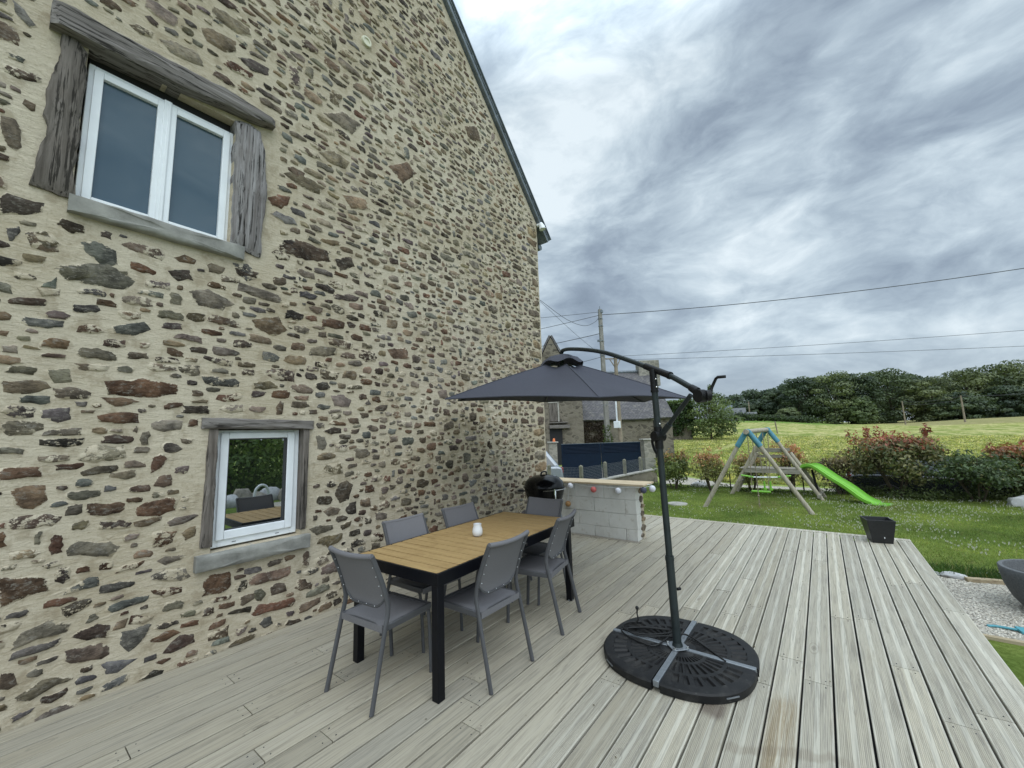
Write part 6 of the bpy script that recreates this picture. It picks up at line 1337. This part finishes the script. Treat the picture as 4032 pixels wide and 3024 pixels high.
cl = [(np.array((x, 0.0, z)), np.array((0.55, 0.28, 0.6))) for x in np.arange(-6.2, 0.5, 0.55) for z in np.arange(1.0, 5.1, 0.6) if not (x > -1.2 and z < 2.0) and rg.random() < 0.93]
cl += [(np.array((0.35, y, z)), np.array((0.25, 0.6, 0.6))) for y in np.arange(0.2, 5, 0.7) for z in np.arange(0.8, 5.0, 0.7)]+[(np.array((x, rg.uniform(0, 3), 5.0)), np.array((0.7, 0.9, 0.35))) for x in np.arange(-6.4, 0.3, 0.5)]
def ivy_cf(P, D, idx, rg):
    f = rg.random(len(P))[:, None]; t = np.clip((P[:, 2]-4.5)/0.6, 0, 1)[:, None]; c = np.array([0.02, 0.045, 0.014])*(1-f)+np.array([0.05, 0.09, 0.025])*f; return (c*(1-t)+np.array([0.10, 0.15, 0.04])*t)*rg.uniform(.7, 1.3, len(P))[:, None]
V, c, P = leaves(rg, cl, 11000, 0.16, ivy_cf, 0.2, 0.6, 0.4); npmesh('ivy', V, 4, M_leaf, c, ru)

# grey modern house across the field
gh = thing('grey_house', 'small flat-roofed grey clad house across the field', 'house', (171.8, 23.4, 4.9), math.atan2(-7.7, 5.9))
mb = MB(); mb.box((-1.7, 2.0, 1.9), (6.6, 5, 4.6)); mb.box((3.6, 1.6, 1.0), (4.2, 4, 3.0)); mb.build('wall', M_housegrey, gh)
mb = MB(); mb.prism([(-6.6, 4.0), (-2.0, 4.0), (-1.6, 5.5), (-5.8, 5.9)], 'y', 2.5, 6.5); mb.build('roof', M_zinc, gh)
mb = MB(); mb.box((-0.35, -0.52, 1.9), (0.9, 0.1, 3.0)); mb.build('window', M_carglass, gh)

# ------------------------------------------------------------------ poles and overhead lines
def utility(name, lb, base, h, w0, w1, mat, square=True):
    root = thing(name, lb, 'utility pole', base); mb = MB()
    if square: mb.tube([(0, 0, -1.0), (0, 0, h)], [w0, w1], 4)
    else: mb.tube([(0, 0, -1.0), (0, 0, h)], [w0, w1], 12)
    mb.build('shaft', mat, root, smooth=None if square else 40); return root
p1 = utility('utility_pole', 'tall concrete utility pole in front of the barn', (22.4, 10.1, -0.4), 9.5, 0.20, 0.13, M_polec)
mb = MB()
for z in (8.9, 8.45, 7.5, 6.6, 5.2, 4.5, 3.6): mb.box((0, 0, z), (0.25, 0.25, 0.035))
mb.box((0, 0, 9.55), (0.03, 0.03, 0.3)); mb.box((-0.05, 0.1, 7.55), (0.1, 0.3, 0.12)); mb.box((0, -0.05, 9.35), (0.16, 0.25, 0.16)); mb.build('bracket', M_zinc, p1)
rg = np.random.default_rng(16); V, c, P = leaves(rg, [(np.array((0, 0, z)), np.array((0.26, 0.26, 0.3))) for z in (1.2, 1.5, 1.9, 2.2)], 600, 0.07, low_cf, 0.1, 0.5, 0.3); npmesh('ivy', V, 4, M_leaf, c, p1)
p2 = utility('utility_pole', 'wooden utility pole with white conduit and meter box beside the concrete pole', (24.8, 10.3, -0.4), 6.85, 0.15, 0.11, M_polew, False)
mb = MB(); mb.box((-0.10, 0.11, 3.35), (0.10, 0.10, 1.9)); mb.box((-0.14, 0.10, 2.45), (0.26, 0.40, 0.44)); mb.build('conduit_box', M_white, p2, bevel=0.02)
mb = MB(); mb.box((0.0, 0.25, 6.8), (0.10, 1.3, 0.07), Matrix.Rotation(R(36), 3, 'Z')); mb.beam((0, 0, 6.1), (0.28, -0.22, 6.75), 0.05, 0.05); mb.beam((0, 0, 6.1), (-0.25, 0.30, 6.75), 0.05, 0.05); mb.sphere((-0.16, -0.05, 2.15), 0.07, 8, 6); mb.build('cross_arm', M_polew, p2)
p3 = utility('utility_pole', 'thin field pole before pale olive trees', (160.0, -19.1, 1.2), 6.6, 0.20, 0.13, M_polew, False)
p4 = utility('utility_pole', 'thicker field pole before the tall olive trees', (148.0, -28.4, 0.9), 7.0, 0.22, 0.15, M_polew, False)
p5 = utility('utility_pole', 'pale short pole behind the grey house', (184.6, 22.2, 5.0), 7.0, 0.25, 0.2, M_polew, False)
mb = MB(); mb.tube([(72.0, 5.3, 0.3), (71.7, 5.45, 2.4)], 0.09, 8); o = mb.build('fence_stake', M_polew, None); tag(o, 'lone leaning timber stake standing in the hay field', 'stake')
def wire(lb, pts, r, sag=0.0, grp=None):
    if sag:
        a, b2 = Vector(pts[0]), Vector(pts[1]); pts = [a.lerp(b2, k/14)-Vector((0, 0, sag*4*(k/14)*(1-k/14))) for k in range(15)]
    else: pts = spline(pts, 6)
    mb = MB(); mb.tube(pts, r, 5); o = mb.build('overhead_wire', M_cablel, None); tag(o, lb, 'overhead wire', 'overhead wires')
wire('topmost overhead wire rising to the right from the concrete pole', [(22.4, 10.05, 8.75), (32.16, -10.54, 9.29)], 0.021, 0.32)
wire('upper of the two thin overhead wires right of the wooden pole', [(24.6, 9.9, 6.45), (38.91, -12.25, 6.95)], 0.012, 0.10)
wire('lower of the two thin overhead wires right of the wooden pole', [(24.23, 10.47, 6.22), (39.0, -12.14, 5.93)], 0.012, 0.08)
wire('highest overhead wire left of the concrete pole', [(22.4, 10.1, 8.95), (18.4, 17.6, 8.9)], 0.013, 0.06)
wire('overhead wire just under the highest one, left of the concrete pole', [(22.4, 10.1, 8.75), (18.6, 17.9, 7.55)], 0.016, 0.05)
wire('thick twisted overhead cable from the middle of the concrete pole leftwards', [(22.4, 10.1, 7.6), (20.2, 15.9, 6.95)], 0.020, 0.06)
wire('slack looping overhead cable from the house corner to the pole top', [(16.4, 12.4, 9.6), (17.75, 11.7, 9.05), (19.6, 11.0, 8.12), (20.9, 10.5, 7.85), (21.9, 10.2, 8.25), (22.35, 10.1, 8.75)], 0.013)
wire('thin straight overhead wire slanting down from the house corner', [(16.4, 12.4, 9.8), (17.75, 11.7, 9.02), (20.0, 10.6, 7.2), (22.3, 9.8, 5.9)], 0.009)
wire('low overhead wire pair behind the parasol top', [(22.4, 10.1, 6.15), (21.3, 13.2, 5.6)], 0.014, 0.03)
wire('far upper wire between the field poles', [(160.0, -19.1, 7.6), (148.0, -28.4, 7.7)], 0.05, 0.5)
wire('far lower wire between the field poles', [(160.0, -19.1, 7.0), (148.0, -28.4, 7.0)], 0.05, 0.6)
wire('far wire from the second field pole to the right', [(148.0, -28.4, 7.7), (139, -46, 7.9)], 0.05, 0.5)

# ------------------------------------------------------------------ parked cars
def car(label, loc, rz, paint, L_=4.3, Hc=1.45, hatch=0.35):
    root = thing('parked_car', label, 'car', loc, rz); Wc = 0.88; bl = 0.92*Hc/1.45
    prof = [(-L_/2+0.03, 0.30), (-L_/2, 0.52), (-L_/2+0.05, bl-0.06), (-L_/2+0.22, bl), (L_*0.20, bl-0.02), (L_*0.40, bl-0.14), (L_/2-0.06, bl-0.30), (L_/2, 0.45), (L_/2-0.05, 0.26), (L_/2-0.5, 0.2), (-L_/2+0.5, 0.2)]
    mb = MB(); mb.prism(prof, 'y', -Wc, Wc); mb.build('body', paint, root, bevel=0.07, seg=3)
    xb0, xb1, xt0, xt1 = -L_/2+0.14, L_*0.22, -L_/2+0.14+hatch, L_*0.02; yb, yt = 0.80, 0.60
    V = [(xb0, -yb, bl-.02), (xb1, -yb, bl-.02), (xb1, yb, bl-.02), (xb0, yb, bl-.02), (xt0, -yt, Hc), (xt1, -yt, Hc), (xt1, yt, Hc), (xt0, yt, Hc)]
    mb = MB(); mb.add(V, [(3, 2, 1, 0), (4, 5, 6, 7), (0, 1, 5, 4), (1, 2, 6, 5), (2, 3, 7, 6), (3, 0, 4, 7)]); cab = mb.build('cabin', paint, root, bevel=0.06, seg=3)
    V = [Vector(v) for v in V]
    def glass(q, ins, off):
        c = sum((V[i] for i in q), Vector())/4; n = (V[q[1]]-V[q[0]]).cross(V[q[3]]-V[q[0]]).normalized(); P = []
        for i in q: d_ = V[i]-c; P.append(c+d_*(1-ins)+n*off)
        return P
    for nm, q in (('side_window', (0, 1, 5, 4)), ('windscreen', (1, 2, 6, 5)), ('side_window', (2, 3, 7, 6)), ('rear_window', (3, 0, 4, 7))):
        P = glass(q, 0.14, 0.012); mb = MB(); n = (P[1]-P[0]).cross(P[3]-P[0]).normalized()
        if nm == 'side_window':
            for t0, t1 in ((0.0, 0.36), (0.39, 0.68), (0.71, 1.0)):
                Q = [P[0].lerp(P[1], t0), P[0].lerp(P[1], t1), P[3].lerp(P[2], t1), P[3].lerp(P[2], t0)]; mb.add(Q+[p-n*0.03 for p in Q], [(0, 1, 2, 3), (7, 6, 5, 4), (0, 4, 5, 1), (1, 5, 6, 2), (2, 6, 7, 3), (3, 7, 4, 0)])
        else: mb.add(P+[p-n*0.03 for p in P], [(0, 1, 2, 3), (7, 6, 5, 4), (0, 4, 5, 1), (1, 5, 6, 2), (2, 6, 7, 3), (3, 7, 4, 0)])
        mb.build(nm, M_carglass, cab)
    for x in (-L_*0.30, L_*0.31):
        for s in (-1, 1):
            w = bpy.data.objects.new('wheel', None); link_obj(w, root); rx_ = Matrix.Rotation(R(90*s), 3, 'X'); w.location = (x, s*0.80, 0.31)
            mb = MB(); mb.lathe([(0.20, 0.10), (0.29, 0.10), (0.315, 0.07), (0.315, -0.07), (0.29, -0.10), (0.2, -0.10)], (0, 0, 0), 24, ax=rx_); mb.build('tyre', M_tyre, w, smooth=40)
            mb = MB(); mb.lathe([(0.0, -0.085), (0.06, -0.09), (0.08, -0.07), (0.17, -0.075), (0.205, -0.095), (0.205, 0.08)], (0, 0, 0), 24, ax=rx_); mb.build('rim', M_galv, w, smooth=30)
    for s in (-1, 1):
        mb = MB(); mb.box((-L_/2+0.06, s*0.79, bl-0.14), (0.10, 0.12, 0.22)); mb.build('tail_lamp', M_red, root, bevel=0.02)
        mb = MB(); mb.box((L_/2-0.10, s*0.68, bl-0.33), (0.2, 0.32, 0.14)); mb.build('headlight', M_carglass, root, bevel=0.03)
    mb = MB(); mb.box((-L_/2+0.01, 0, 0.42), (0.14, 1.66, 0.2)); mb.box((L_/2-0.02, 0, 0.38), (0.12, 1.66, 0.2)); mb.build('bumper', M_blackpl, root, bevel=0.05)
    mb = MB(); mb.box((-L_/2-0.012, 0, 0.72), (0.03, 0.5, 0.11)); mb.build('number_plate', M_white, root)
    return root
rr_ = Vector((14.2, 8.55, 0)); hd = R(128); car('silver car parked beside the house, tail end showing past the corner', (rr_.x+2.1*math.cos(hd), rr_.y+2.1*math.sin(hd), -0.755), hd, M_carw, 4.3, 1.72, 0.5)
car('dark car glimpsed through the hedge shrubs on the driveway', (17.25, -2.75, ROADZ+0.02), R(-92), M_cark, 4.5, 1.40, 0.5)

# bent rail behind the viewer, mirrored in the small window
mb = MB(); mb.tube(spline([(0.0, 0, 0.0), (0.0, 0, 0.75), (0.07, 0, 0.93), (0.17, 0, 0.97), (0.27, 0, 0.9), (0.32, 0, 0.7), (0.36, 0, 0.0)], 5), 0.03, 10); o = mb.build('bent_rail', M_white, None, smooth=60, loc=(4.15, -3.4, -0.42)); tag(o, 'white bent rail mirrored in the small window', 'rail')
